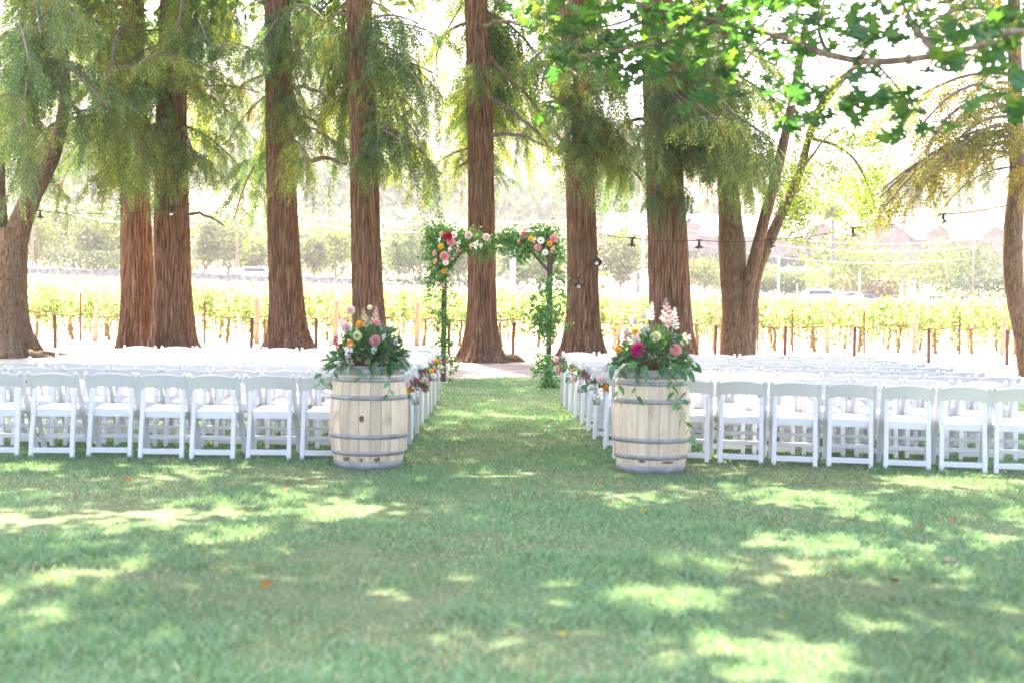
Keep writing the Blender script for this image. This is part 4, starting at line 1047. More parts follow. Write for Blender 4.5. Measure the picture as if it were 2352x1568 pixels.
garland([(1290, 480, 22, 30), (1330, 560, 16, 16), (1310, 640, 22, 30), (1210, 560, 22, 50), (1120, 580, 22, 30), (1210, 640, 22, 55), (1150, 680, 26, 40), (1060, 730, 16, 18), (1030, 740, 12, 8), (1220, 730, 20, 45), (1100, 820, 26, 50), (1030, 840, 16, 14), (1180, 830, 32, 110), (1150, 900, 36, 130), (1200, 940, 32, 130), (1100, 930, 26, 60), (1140, 1010, 30, 90), (1210, 1020, 26, 80), (1290, 800, 30, 60), (1270, 880, 26, 50), (1370, 960, 16, 18), (1190, 1110, 14, 16), (1120, 1220, 24, 30), (1200, 1240, 22, 60), (1120, 1320, 28, 60), (1190, 1330, 26, 90), (1100, 1370, 18, 30), (1200, 1420, 24, 90), (1190, 1490, 24, 90), (1250, 1480, 24, 60), (1150, 1500, 16, 30), (1330, 700, 16, 14)], 5, .074, .036, (.06, .20, .07), (.15, .32, .09), 22.15)
for k, c_, x, y, r in [('rose', 'red', 312, 178, .075), ('anemone', 'white', 357, 163, .062), ('rose', 'pink', 328, 232, .075), ('poppy', 'yellow', 247, 268, .062), ('rose', 'pink', 272, 357, .08), ('anemone', 'white', 283, 410, .055), ('poppy', 'orange', 274, 482, .052), ('rose', 'palepink', 495, 165, .065), ('rose', 'palepink', 650, 182, .06), ('bloom', 'white', 560, 245, .07), ('bloom', 'pink', 184, 322, .05), ('bloom', 'pink', 263, 615, .055), ('bloom', 'peach', 190, 395, .05), ('bloom', 'white', 400, 240, .06), ('bloom', 'peach', 510, 262, .05), ('bloom', 'hot', 985, 155, .075), ('poppy', 'yellow', 1038, 205, .06), ('anemone', 'white', 1130, 215, .066), ('rose', 'pink', 1243, 200, .07), ('poppy', 'yellow', 1205, 243, .06), ('rose', 'pink', 1110, 272, .06), ('anemone', 'white', 1172, 318, .058), ('bloom', 'peach', 1237, 292, .055), ('bloom', 'pink', 1295, 475, .05), ('bloom', 'white', 1075, 205, .05), ('bloom', 'white', 1265, 420, .05), ('bloom', 'pink', 935, 215, .04), ('bloom', 'peach', 245, 150, .05), ('bloom', 'white', 320, 290, .05), ('bloom', 'pink', 390, 300, .045), ('bloom', 'white', 230, 205, .04), ('bloom', 'peach', 1290, 1270, .05), ('bloom', 'white', 600, 260, .045)]:
    flower(ar, k, c_, S(*za(x, y), 22.18), r * .95, (0, -1, .15))

# ------------------------------------------------------------------ chain fence
mat('rust_post', (.12, .055, .04), .8, var=.3, scale=14, bump=.2, bscale=40)
mat('chain_iron', (.07, .055, .05), .6, .4)
FP = [(127, 36.0), (282, 35.9), (437, 35.7), (577, 35.6), (726, 35.5), (880, 35.4), (1031, 35.3), (1178, 35.2), (1333, 35.0), (1488, 34.8), (1642, 34.6), (1802, 34.4), (1962, 34.2), (2133, 33.9), (2313, 33.6), (-30, 36.1), (2490, 33.3)]
FP.sort()
fpos = []
POSTM = MB().bar((0, 0, -.05), (0, 0, .88), .075, .075, (0, 1, 0), .006).box((0, 0, .892), (.088, .088, .024), None, .8).tube([(0, -.02, .84), (0, -.055, .84)], .009, 6).mesh('post', 'rust_post')
where = ['beyond the left edge tree roots', 'right of the left edge tree', 'behind the left redwood pair', 'behind the thick left redwood', 'just left of the knobbly redwood', 'between the knobbly redwood and the left barrel flowers', 'behind the left barrel flowers', 'behind the left arch post', 'seen through the arch, right of the redwood', 'behind the greyish redwood', 'behind the right barrel redwood', 'just left of the three-stemmed tree', 'first right of the three-stemmed tree', 'second right of the three-stemmed tree', 'third right of the three-stemmed tree', 'closest to the curved conifer', 'beyond the right edge']
for i, (u, Y) in enumerate(FP):
    p = W(u, 815, Y); p.z = float(HZ(p.x, p.y)); fpos.append(p)
    tag(obj('fence_post', POSTM, None, p, (R(gc.uniform(-1.5, 1.5)), R(gc.uniform(-1.5, 1.5)), 0)), 'rusty square chain post %s' % where[i], 'post', 'rusty posts of the chain fence')
def link_chain(a, b, sag, name, label, grp):
    a, b = Vector(a), Vector(b); L = (b - a).length; n = int(L / .052)
    mb = MB(); d0 = (b - a).normalized(); sd = d0.cross(Vector((0, 0, 1))).normalized()
    for k in range(n):
        t0, t1 = k / n, (k + 1.25) / n
        f = lambda t: a.lerp(b, t) + Vector((0, 0, -sag * 4 * t * (1 - t)))
        p, q_ = f(t0), f(min(1, t1)); d = (q_ - p).normalized(); w = (sd if k % 2 else d.cross(sd)).normalized() * .011
        mb.tube([p, p + d * .012 + w, q_ - d * .012 + w, q_, q_ - d * .012 - w, p + d * .012 - w, p], .0055, 4, False)
    o = mb.build(name, 'chain_iron'); tag(o, label, 'chain', grp); return o
for i in range(len(fpos) - 1):
    h = Vector((0, -.05, .84))
    link_chain(fpos[i] + h, fpos[i + 1] + h, .26, 'chain', 'sagging iron chain hung from the post %s' % where[i], 'chains between the fence posts')

# ------------------------------------------------------------------ vineyard
bark('bark_vine', (.16, .085, .045), (.33, .19, .10), (.46, .29, .17), 20, 8, .02)
mat('vine_post', (.56, .41, .29), .9, var=.3, scale=3, stretch=(8, 8, 1), bump=.3, bscale=20)
mat('rust_stake', (.22, .09, .05), .9, var=.3, scale=8)
mat('wire_steel', (.35, .33, .32), .5, .6)
VINE_T, VINE_C = [], []
for s in range(4):
    rng = np.random.RandomState(200 + s); g = random.Random(300 + s)
    mb = MB()
    x, pts, rad = 0, [], []
    for k in range(7):
        pts.append((x, g.uniform(-.03, .03), -.05 + .80 * k / 6)); rad.append(.05 - .003 * k + .012 * g.random()); x += g.uniform(-.04, .04)
    mb.tube(pts, rad, 8)
    for sd in (-1, 1):
        c = [Vector(pts[-1])]
        for k in range(5): c.append(c[-1] + Vector((sd * .13, g.uniform(-.03, .03), g.uniform(-.02, .03))))
        mb.tube(c, [.03, .027, .024, .02, .016, .012], 6)
        for k in range(1, 6): 
            tp = c[k] + Vector((g.uniform(-.12, .12), g.uniform(-.12, .12), g.uniform(.25, .55)))
            mb.tube([c[k], c[k].lerp(tp, .5) + Vector((g.uniform(-.05, .05), 0, 0)), tp], [.008, .006, .003], 4)
            if g.random() < .5:
                tp = c[k] + Vector((g.uniform(-.15, .15), g.uniform(-.1, .1), -g.uniform(.15, .45)))
                mb.tube([c[k], c[k].lerp(tp, .5) + Vector((g.uniform(-.08, .08), 0, 0)), tp], [.006, .005, .002], 4)
    VINE_T.append(mb.mesh('vine_trunk', 'bark_vine'))
    n = 330
    P = np.stack([rng.uniform(-.68, .68, n), rng.normal(size=n) * .16, .76 + .78 * rng.rand(n) ** .85], -1)
    lo = rng.rand(n) < .17; P[lo, 2] = .25 + .55 * rng.rand(lo.sum())
    V, F = leaves(P, rdir(rng, n) + np.array([0, -.1, -.4]), rdir(rng, n), .13 * (.6 + .7 * rng.rand(n)), .125, .12)
    c = rcol(rng, n, (.15, .24, .10), (.30, .36, .18)); yl = rng.rand(n) < .12
    c.reshape(n, 4, 3)[yl] = np.array([.38, .33, .15])
    VINE_C.append(mesh_np('vine_leaves', V, F, 'leaf_vine', c))
gv = random.Random(14)
k = 0
def ordinal(n): return {1: 'first', 2: 'second', 3: 'third'}.get(n, '%dth' % n)
for row, Y in enumerate((40.6, 43.0)):
    xs_ = np.arange(-17.4 - row * .9, 17.6 + row, 1.22)
    for i, x in enumerate(xs_):
        x = x + gv.uniform(-.1, .1); y = Y - .02 * x
        t = thing('grape_vine', 'gnarled grape vine in the %s vineyard row, %s from the left' % (('nearest', 'second')[row], ordinal(i + 1)), 'vine', (x, y, float(HZ(x, y))), gv.uniform(-.15, .15) + (math.pi if gv.random() < .5 else 0), 'grape vines of the two nearest rows')
        s = gv.uniform(.92, 1.1); t.scale = (1, 1, s)
        obj('trunk', gv.choice(VINE_T), t); tag(obj('foliage', gv.choice(VINE_C), t), kind='stuff')
# further rows: one mass of leaves and stems up the slope
rng = np.random.RandomState(88)
Vs, Cs, off = [], [], 0
MBr = MB()
for Y in np.arange(45.4, 111, 2.4):
    hw = .42 * Y + 3; n = int(2 * hw * (30 if Y < 60 else 20 if Y < 85 else 13)); sz = .14 if Y < 60 else .20 if Y < 85 else .28
    x = rng.uniform(-hw, hw, n); y = Y - .02 * x + rng.normal(size=n) * .2
    z = HZ(x, y) + .72 + (.74 + .16 * vnoise(x, y, 1.3, 4)) * rng.rand(n) ** .7
    V, F = leaves(np.stack([x, y, z], -1), rdir(rng, n) + np.array([0, -.1, -.3]), rdir(rng, n), sz * (.6 + .7 * rng.rand(n)), sz * .95, .12)
    Vs.append(V); c = rcol(rng, n, (.18, .27, .13), (.32, .38, .21)); yl = rng.rand(n) < .10
    c.reshape(n, 4, 3)[yl] = np.array([.36, .33, .17]); Cs.append(c)
    if Y < 75:
        for xx in np.arange(-hw, hw, 1.22): MBr.bar((xx, Y - .02 * xx, float(HZ(xx, Y)) - .05), (xx + gv.uniform(-.06, .06), Y - .02 * xx, float(HZ(xx, Y)) + .82), .07, .07, (0, 1, 0))
V = np.concatenate(Vs); F = np.arange(len(V)).reshape(-1, 4)
vy = tag(obj('vineyard', mesh_np('vineyard', V, F, 'leaf_vine', np.concatenate(Cs))), 'rows of sunlit grape vines filling the field up to the stone wall', 'vineyard', kind='stuff')
tag(MBr.build('vine_stems', 'bark_vine', vy), kind='stuff')
# posts and stakes standing in the first row
def stake(u, vt, vb, Y, w, m, name, label, lean=0):
    a = W(u, vb, Y); z0 = float(HZ(a.x, a.y)); b = W(u + lean, vt, Y)
    MBp = MB().bar((0, 0, -.1), (b.x - a.x, 0, b.z - z0), w, w, (0, 1, 0), w * .18)
    if w > .08:
        d = Vector((b.x - a.x, 0, b.z - z0))
        for k in (.72, .9): MBp.lathe([(w * .56, -.006), (w * .60, -.006), (w * .60, .006), (w * .56, .006)], 12, tuple(d * k))
    o = MBp.build(name, m); o.location = (a.x, a.y, z0); tag(o, label, 'post')
for u, vt, wd, lean, lab in ((218, 683, .13, 5, 'squared wooden vineyard post beside the left rusty stake'), (590, 686, .14, 0, 'wooden vineyard post left of the knobbly redwood'), (770, 691, .14, 4, 'wooden vineyard post just left of the left barrel flowers'), (957, 697, .14, 3, 'wooden vineyard post between the left barrel flowers and the arch'), (1900, 713, .13, 1, 'upright wooden vineyard post between two chain posts on the right'), (2098, 716, .13, 9, 'slightly leaning wooden vineyard post on the right'), (2300, 722, .13, 12, 'leaning wooden vineyard post beside the curved conifer'), (1405, 735, .10, 24, 'strongly leaning wooden vineyard post right of the arch'), (38, 675, .14, 4, 'wooden vineyard post next to the left edge tree'), (1640, 708, .13, 6, 'wooden vineyard post left of the three-stemmed tree')):
    stake(u, vt, 800, 40.1, wd, 'vine_post', 'vineyard_post', lab, lean)
for u, vt, lab in ((185, 673, 'thin rusty stake in the vines right of the left edge tree'), (1741, 706, 'thin rusty stake left of the three-stemmed tree roots'), (1820, 712, 'thin rusty stake right of the three-stemmed tree'), (2205, 718, 'thin rusty stake among the vines on the right'), (1985, 715, 'thin rusty stake near the middle chain posts'), (470, 690, 'thin rusty stake right of the thick left redwood')):
    stake(u, vt, 800, 40.2, .05, 'rust_stake', 'vineyard_stake', lab)
for zz, nm in ((.45, 'low'), (.78, 'middle'), (1.15, 'upper')):
    pts = [Vector((x, 40.45 - .02 * x, float(HZ(x, 40.4)) + zz + .02 * math.sin(x * 2.6))) for x in np.arange(-19, 19.1, .6)]
    tag(MB().tube(pts, .006, 4).build('trellis_wire', 'wire_steel'), '%s steel trellis wire along the nearest vineyard row' % nm, 'wire')

# ------------------------------------------------------------------ string lights
mat('cable', (.035, .025, .025), .7); mat('lamp_metal', (.10, .085, .08), .5, .5, var=.3, scale=20)
m_, nt_, p_, o_ = nodes_of('bulb_glass')
p_.inputs['Base Color'].default_value = (.85, .78, .66, 1); p_.inputs['Roughness'].default_value = .12; p_.inputs['Transmission Weight'].default_value = .55
def cable(pts, name, label, r=.007):
    P = [Vector(p) for p in pts]; out = []
    for a, b in zip(P[:-1], P[1:]):
        n = 7; sg = .03 * (b - a).length
        out += [a.lerp(b, k / n) + Vector((0, 0, -sg * 4 * (k / n) * (1 - k / n))) for k in range(n)]
    out.append(P[-1]); tag(MB().tube(out, r, 6).build(name, 'cable'), label, 'cable')
SHADE = MB().lathe([(.018, .02), (.03, .0), (.05, -.02), (.115, -.055), (.12, -.062), (.113, -.06), (.045, -.028), (.02, -.02)], 18).mesh('shade', 'lamp_metal')
SOCK = MB().lathe([(.0, .13), (.022, .125), (.026, .06), (.032, .03), (.03, -.03), (.0, -.035)], 10).tube([(-.06, 0, .11), (.06, 0, .11)], .016, 6).mesh('socket', 'cable')
BULB = MB().lathe([(.012, -.03), (.026, -.055), (.042, -.09), (.036, -.118), (.0, -.132)], 12).mesh('bulb', 'bulb_glass')
def lamp(u, v, Y, label, tilt=(0, 0)):
    t = thing('string_lamp', label, 'lamp', W(u, v, Y) + Vector((0, 0, -.11)), 0, 'shaded lamps of the string lights'); t.rotation_euler = (tilt[0], tilt[1], 0)
    obj('socket', SOCK, t); obj('shade', SHADE, t); obj('bulb', BULB, t)
cable([W(1390, 539, 28.9), W(1452, 547, 28.6), W(1606, 552, 28.3), W(1772, 550, 28.0), W(1959, 524, 27.7), W(2167, 492, 27.5), W(2340, 465, 27.6)], 'light_cable', 'dark string-light cable running from the redwoods to the right edge conifer')
cable([W(1390, 539, 28.9), W(1370, 590, 29.0), W(1329, 638, 29.2), W(1285, 634, 29.6), W(1270, 600, 30)], 'light_cable', 'string-light cable dropping beside the greyish redwood')
cable([W(60, 470, 29.8), W(75, 482, 30), W(250, 489, 31.5), W(395, 476, 33.2), W(447, 466, 33.6)], 'light_cable', 'string-light cable running from the left edge tree to the redwood pair')
cable([W(1070, 470, 30.7), W(1140, 497, 30.2), W(1365, 563, 29.5)], 'guy_wire', 'thin pale wire between the arch redwood and the greyish redwood', .004)
for u, v, Y, lb in ((1452, 547, 28.6, 'small metal lamp under hanging foliage left of the right barrel redwood'), (1606, 552, 28.3, 'metal-shaded lamp between the right barrel redwood and the three-stemmed tree'), (1772, 550, 28.0, 'metal-shaded lamp in front of the three-stemmed tree'), (1959, 524, 27.7, 'metal-shaded lamp in the middle of the right cable span'), (2167, 492, 27.5, 'metal-shaded lamp among the olive conifer branches')): lamp(u, v, Y, lb, (0, R(gc.uniform(-9, 9))))
lamp(1370, 588, 29.0, 'tilted lamp facing the camera on the greyish redwood', (R(-55), 0)); lamp(1329, 638, 29.2, 'lowest bulb hanging in front of the greyish redwood', (R(-25), 0)); lamp(394, 474, 33.2, 'lamp hanging in front of the thick left redwood', (R(-20), 0)); lamp(92, 484, 30.2, 'lamp hanging by the left edge forked tree')

# mound of roots and straw right of the arch redwood
rg = np.random.RandomState(6)
V = []; F = []; nu, nv = 22, 9
for j in range(nv):
    for i in range(nu):
        a = 2 * math.pi * i / nu; e = j / (nv - 1) * math.pi / 2
        r = 1 + .35 * (float(vnoise(math.cos(a) * 2 + 3, math.sin(a) * 2 + e * 2, .5, 1)) - .5)
        V.append((.36 * r * math.cos(a) * math.cos(e), .25 * r * math.sin(a) * math.cos(e), .20 * r * math.sin(e) - .02))
F = [(j * nu + i, j * nu + (i + 1) % nu, (j + 1) * nu + (i + 1) % nu, (j + 1) * nu + i) for j in range(nv - 1) for i in range(nu)]
mat('straw', (.24, .15, .08), .95, var=.4, scale=30, bump=1, bscale=60)
o = MB().add(V, F, True).build('root_mound', 'straw'); p = W(1172, 826, 31.6); o.location = (p.x, p.y, 0)
tag(o, 'low brown mound of roots and straw at the foot of the arch redwood', 'mound')

# ------------------------------------------------------------------ far side of the vineyard
mat('stone_wall', (.20, .20, .22), .95, var=.45, scale=3.0, bump=.8, bscale=6)
mat('building_stone', (.17, .14, .128), .9, var=.25, scale=1.2, bump=.3, bscale=4)
mat('building_roof', (.42, .40, .40), .7, var=.15, scale=.8)
mat('trim_dark', (.10, .09, .10), .7); mat('window_glass', (.05, .06, .08), .15, spec=.8); mat('shutter', (.15, .095, .085), .7)
mat('brick_red', (.22, .11, .09), .9, var=.2, scale=4); mat('pole_wood', (.20, .17, .15), .9, var=.2, scale=4); mat('white_metal', (.75, .75, .76), .5)
mat('tyre', (.02, .02, .02), .8); mat('rim', (.5, .5, .52), .35, .8); mat('car_white', (.75, .76, .77), .25, spec=.6); mat('car_dark', (.05, .055, .07), .2, spec=.7); mat('car_silver', (.42, .44, .46), .25, .4); mat('car_blue', (.06, .11, .24), .25, spec=.6)
mat('lamp_red', (.35, .01, .01), .4); mat('lamp_clear', (.7, .7, .68), .2); mat('parasol', (.75, .76, .76), .8, trans=.3); mat('bin_green', (.06, .25, .22), .5); mat('column_green', (.30, .37, .36), .6)

def far_wall():
    V, F = [], []; xs_ = np.arange(-62, 4.1, .8); rg = random.Random(2)
    for x in xs_:
        y = 114.5; z = float(HZ(x, y)); h = 1.95 + rg.uniform(-.09, .12) - (.35 if x > -14 else 0)
        V += [(x, y - .25, z - .4), (x, y - .2, z + h), (x, y + .2, z + h + rg.uniform(-.05, .05)), (x, y + .25, z - .4)]
    F = [(i * 4 + j, (i + 1) * 4 + j, (i + 1) * 4 + j + 1, i * 4 + j + 1) for i in range(len(xs_) - 1) for j in range(3)]
    tag(MB().add(V, F).build('stone_wall', 'stone_wall'), 'long grey dry-stone wall along the far edge of the vineyard', 'wall')
far_wall()
sheet('road', -70, 4, lambda x: 116.0, lambda x: 126.0, .05, 'dirt', 3, 8)
sheet('parking_lot', 8, 75, lambda x: 122.0, lambda x: 160.0, .06, 'asphalt', 3, 14)

def far_tree(label, u, Y, vtop, wpx, seed, colA, colB, trunk_frac=.3, name='background_tree', n=1500, squash=1.0, leaf=.42, dens_r=.9):
    p = W(u, 650, Y); z0 = float(HZ(p.x, Y)); top = W(u, vtop, Y).z
    h = max(2.5, top - z0); w = wpx * 1.35 * Y / FPX / 2; trunk_frac *= .62
    t = thing(name, label, 'tree', (p.x, Y, z0), 0, 'trees beyond the vineyard'); g = random.Random(seed)
    tb = h * trunk_frac; mb = MB()
    mb.tube([(0, 0, -.3), (g.uniform(-.1, .1), 0, tb * .6), (g.uniform(-.2, .2), 0, tb * 1.2), (g.uniform(-.3, .3), 0, h * .8)], [.04 * h * .55 + .05, .03 * h * .55 + .04, .10, .03], 8)
    for k in range(6):
        a = g.uniform(0, 6.28); zz = tb * g.uniform(.8, 1.5); ln = w * g.uniform(.5, .9)
        mb.tube([(0, 0, zz), (math.cos(a) * ln * .5, math.sin(a) * ln * .5, zz + ln * .35), (math.cos(a) * ln, math.sin(a) * ln, zz + ln * .6)], [.09, .06, .03], 5)
    mb.build('trunk', 'pole_wood', t)
    rng = np.random.RandomState(seed); cn = 34
    d = rdir(rng, cn); rr = .25 + .85 * rng.rand(cn, 1) ** .6; d[:, 0] += rng.normal() * .35
    C = d * rr * np.array([w * .8, w * .8, (h - tb) * .42]) + np.array([0, 0, tb + (h - tb) * .52])
    k = rng.randint(0, cn, n); s = w * .23
    P = C[k] + rng.normal(size=(n, 3)) * np.array([s, s, s * .8 * squash])
    V, F = leaves(P, rdir(rng, n), rdir(rng, n), leaf * (.6 + .8 * rng.rand(n)), leaf * .75, .1)
    c = rcol(rng, n, colA, colB) * np.repeat((.7 + .6 * rng.rand(cn))[k], 4)[:, None]
    tag(obj('crown', mesh_np('crown', V, F, 'leaf_far', c), t), kind='stuff')
OLV = ((.07, .095, .05), (.15, .17, .09)); GRN = ((.055, .10, .04), (.13, .19, .075)); YEL = ((.10, .14, .05), (.20, .24, .085)); DRK = ((.022, .04, .03), (.05, .075, .045))
for i, (lab, u, Y, vt, w, c, tf) in enumerate((
    ('pale olive tree beside the left edge forked trunk', 85, 150, 470, 95, YEL, .28), ('grey-green tree above the stone wall, right of the forked trunk', 170, 158, 455, 120, OLV, .3), ('leaning olive tree with bent trunk above the stone wall', 215, 146, 500, 90, OLV, .3), ('rounded pale tree just left of the redwood pair', 250, 152, 480, 75, GRN, .22),
    ('airy olive tree in the gap right of the thick redwood', 470, 150, 495, 62, OLV, .3), ('grey-green tree right of the thick redwood, near the utility pole', 525, 156, 500, 85, OLV, .3), ('small olive tree left of the knobbly redwood', 592, 165, 545, 60, YEL, .25), ('slim pale tree in the gap right of the knobbly redwood', 722, 150, 540, 70, OLV, .35), ('bushy olive tree between two middle redwoods', 770, 158, 515, 80, YEL, .3),
    ('tall pale tree between the left barrel redwood and the arch', 915, 152, 500, 80, GRN, .25), ('rounded tree just left of the arch', 965, 165, 515, 80, OLV, .25), ('feathery grey tree seen through the arch beside the trunk', 1040, 150, 545, 70, OLV, .25), ('dark feathery tree inside the arch', 1185, 158, 560, 60, DRK, .25), ('pale round tree seen inside the right of the arch', 1240, 150, 545, 80, GRN, .25),
    ('pale tree behind hanging foliage right of the greyish redwood', 1425, 150, 545, 80, OLV, .3), ('leaning grey tree left of the right barrel redwood', 1465, 158, 520, 70, YEL, .3), ('round yellow-green tree left of the parked cars', 1620, 175, 590, 60, YEL, .3),
    ('large rounded tree at the left of the car park trees', 1990, 150, 570, 150, YEL, .34), ('large rounded tree standing right of the white van', 2112, 153, 560, 150, YEL, .36), ('large rounded tree left of the curved conifer', 2235, 156, 555, 150, GRN, .36), ('small round tree behind the parked white car', 1745, 172, 640, 55, YEL, .3), ('small leafy tree near the white flag pole', 1810, 170, 636, 60, GRN, .3), ('pale tree at the far right edge', 2400, 160, 560, 130, YEL, .3))):
    far_tree(lab, u, Y, vt, w, 400 + i, c[0], c[1], tf)
# hedges in front of the building
def hedge(label, u0, u1, v0, v1, Y, seed, cA, cB, bump_=1.0, name='hedge', n=1500, leaf=.45):
    a, b = W(u0, v1, Y), W(u1, v1, Y); top = W((u0 + u1) / 2, v0, Y).z
    rng = np.random.RandomState(seed); x = rng.uniform(a.x, b.x, n); z0 = HZ(x, np.full(n, Y)); h = np.maximum(.8, top - z0 + bump_ * (vnoise(x, x * 0, 2.2, seed) - .6))
    y = Y + rng.normal(size=n) * .8; z = z0 + h * rng.rand(n) ** .6
    V, F = leaves(np.stack([x, y, z], -1), rdir(rng, n), rdir(rng, n), leaf * (.6 + .7 * rng.rand(n)), leaf * .8, .1)
    tag(obj(name, mesh_np(name, V, F, 'leaf_far', rcol(rng, n, cA, cB))), label, 'hedge', kind='stuff')
hedge('long dark hedge along the foot of the stone building', 1480, 1960, 584, 625, 235, 1, (.018, .032, .026), (.035, .055, .04), 1.5, n=4200, leaf=.6)
hedge('pale clipped hedge below the dark hedge', 1500, 1980, 606, 640, 205, 2, (.12, .17, .09), (.20, .25, .13), 2.2, n=3600, leaf=.5)
hedge('lower row of pale shrubs above the car park', 1590, 1960, 632, 660, 180, 3, (.12, .15, .09), (.20, .24, .13), 2.0, n=3000)
hedge('dark hedge along the lane between the redwoods', 880, 1080, 640, 660, 128, 4, DRK[0], DRK[1], .4, n=1400, leaf=.3)
hedge('dark shrubs at the right of the car park', 2150, 2400, 640, 668, 172, 5, DRK[0], DRK[1], 1.2, n=1800)
hedge('grey shrubs on the slope left of the redwood pair', 100, 300, 575, 610, 140, 6, (.07, .10, .07), (.12, .15, .10), 1.0, n=1600, leaf=.35)
hedge('low shrubs beside the parked cars at the right', 2060, 2330, 668, 684, 127, 7, (.12, .15, .08), (.18, .22, .11), .5, n=900, leaf=.25)

# stone building with gabled dormers
Yb = 262
bb = W(1880, 590, Yb); bb.z = float(HZ(bb.x, Yb)) - 1
wb = thing('stone_building', 'long pale stone building with gabled dormers on the slope at right', 'building', bb)
q = lambda u, v, dY=0: W(u, v, Yb + dY) - bb
def zat(v, u=1880): return W(u, v, Yb).z - bb.z
xl, xr = q(1395, 560).x, q(2480, 560).x
ze, zt = zat(545), zat(492)
MB().box(((xl + xr) / 2, 5, ze / 2 - 1), (xr - xl, 10, ze + 2)).build('wall', 'building_stone', wb)
rf = MB().prism([(-.8, ze - .1), (5, zt), (10.8, ze - .1), (10.8, ze - .35), (-.8, ze - .35)], xl - .5, xr + .5, 'x').build('roof', 'building_roof', wb)
MB().box(((xl + xr) / 2, -.84, ze - .28), (xr - xl + 1, .08, .3)).build('gutter', 'trim_dark', wb)
for us in (2075, 2330, 1500):     # skylight strips on the roof
    x = q(us, 500).x; o = MB().box((0, 0, 0), (3.2, 3.0, .12)).build('skylight', 'window_glass', wb); o.location = (x, 2.4, ze + (zt - ze) * .56 + .12); o.rotation_euler = (math.atan2(zt - ze, 5.8), 0, 0)
def gable(u0, u1, vpk, vev, vb, dy, wins):
    x0, x1 = q(u0, 540, dy).x, q(u1, 540, dy).x; zp, zv = zat(vpk), zat(vev); zb = zat(vb); xm = (x0 + x1) / 2
    g_ = MB().prism([(x0, zb), (x1, zb), (x1, zv), (xm, zp - .5), (x0, zv)], dy, 4.5, 'y').build('gable', 'building_stone', wb)
    for s, xe in ((-1, x0), (1, x1)):
        d = Vector((xm - xe, 0, zp - zv)); e = Vector((xe, 0, zv)) - d * .12
        mb = MB(); a, b = e, Vector((xm, 0, zp))
        mb.add([(a.x, dy - .5, a.z), (b.x, dy - .5, b.z), (b.x, 4.6, b.z), (a.x, 4.6, a.z), (a.x, dy - .5, a.z - .4), (b.x, dy - .5, b.z - .4), (b.x, 4.6, b.z - .4), (a.x, 4.6, a.z - .4)], [(0, 1, 2, 3), (4, 7, 6, 5), (0, 4, 5, 1), (2, 6, 7, 3), (0, 3, 7, 4), (1, 5, 6, 2)])
        mb.build('gable_roof', 'trim_dark', g_)
    for (u, v, w, h) in wins:
        p = q(u, v, dy); f = MB().box((p.x, dy - .02, p.z), (w, .16, h)).build('window', 'shutter', g_)
gable(1861, 1913, 511, 527, 583, -1.2, [(1875, 534, .9, 1.3), (1887, 534, .9, 1.3), (1899, 534, .9, 1.3)])
gable(1948, 2090, 492, 540, 600, -3.0, [(1975, 530, 1.0, 1.9), (1986, 530, 1.0, 1.9), (1968, 560, 1.0, 2.2), (1982, 560, 1.0, 2.2), (2010, 560, 1.0, 2.2), (2026, 557, 1.2, 2.0), (2040, 560, 1.0, 2.2), (2018, 530, 1.0, 1.9), (2060, 560, 1.0, 2.2)])
gable(2132, 2180, 513, 530, 585, -1.2, [(2145, 536, .9, 1.3), (2157, 536, .9, 1.3), (2169, 536, .9, 1.3)])
gable(2262, 2312, 515, 532, 585, -1.2, [(2276, 538, .9, 1.3), (2287, 538, .9, 1.3), (2299, 538, .9, 1.3)])
gable(1560, 1608, 507, 523, 580, -1.2, [(1573, 530, .9, 1.3), (1584, 530, .9, 1.3), (1596, 530, .9, 1.3)])
for u in (1430, 1460, 1490, 1520, 1625, 1650, 1680, 1710, 1740, 1775, 1795, 1830, 1857, 1925, 2108, 2195, 2220, 2245, 2335):
    p = q(u, 563); f = MB().box((p.x, -.03, p.z), (.85, .2, 1.6)).build('window', 'shutter', wb); MB().box((p.x, -.06, p.z - .88), (1.1, .3, .14)).build('sill', 'building_stone', f)
for u in (1852, 1916): p = q(u, 560); MB().tube([(p.x, -.25, 0), (p.x, -.25, ze - .3)], .07, 6).build('downpipe', 'trim_dark', wb)

# low brick carport and parasols
p = W(2010, 660, 168); z0 = float(HZ(p.x, 168))
cp_ = thing('carport', 'low brown flat-roofed shed behind the parked cars at right', 'shed', (p.x, 168, z0))
MB().box((0, 1.6, 1.2), (7.2, .3, 2.6)).build('wall', 'brick_red', cp_)
for k in range(5): MB().bar((-3.4 + 1.7 * k, -1.4, -.2), (-3.4 + 1.7 * k, -1.4, 2.5), .25, .25, (0, 1, 0)).build('post', 'brick_red', cp_)
MB().box((0, .2, 2.65), (8.2, 4.4, .28)).build('roof', 'building_roof', cp_)
for i, (u, v) in enumerate(((1813, 612), (1852, 612), (1895, 612))):
    p = W(u, v, 200); z0 = float(HZ(p.x, 200)); h = p.z - z0
    t = thing('parasol', '%s white parasol on the terrace below the building' % ('leftmost', 'middle', 'rightmost')[i], 'parasol', (p.x, 200, z0), 0, 'white parasols below the building')
    MB().tube([(0, 0, 0), (0, 0, h)], .05, 6).build('pole', 'white_metal', t); MB().lathe([(0, h + .1), (1.5, h - .55), (1.5, h - .7), (0, h - .1)], 8).build('canopy', 'parasol', t)

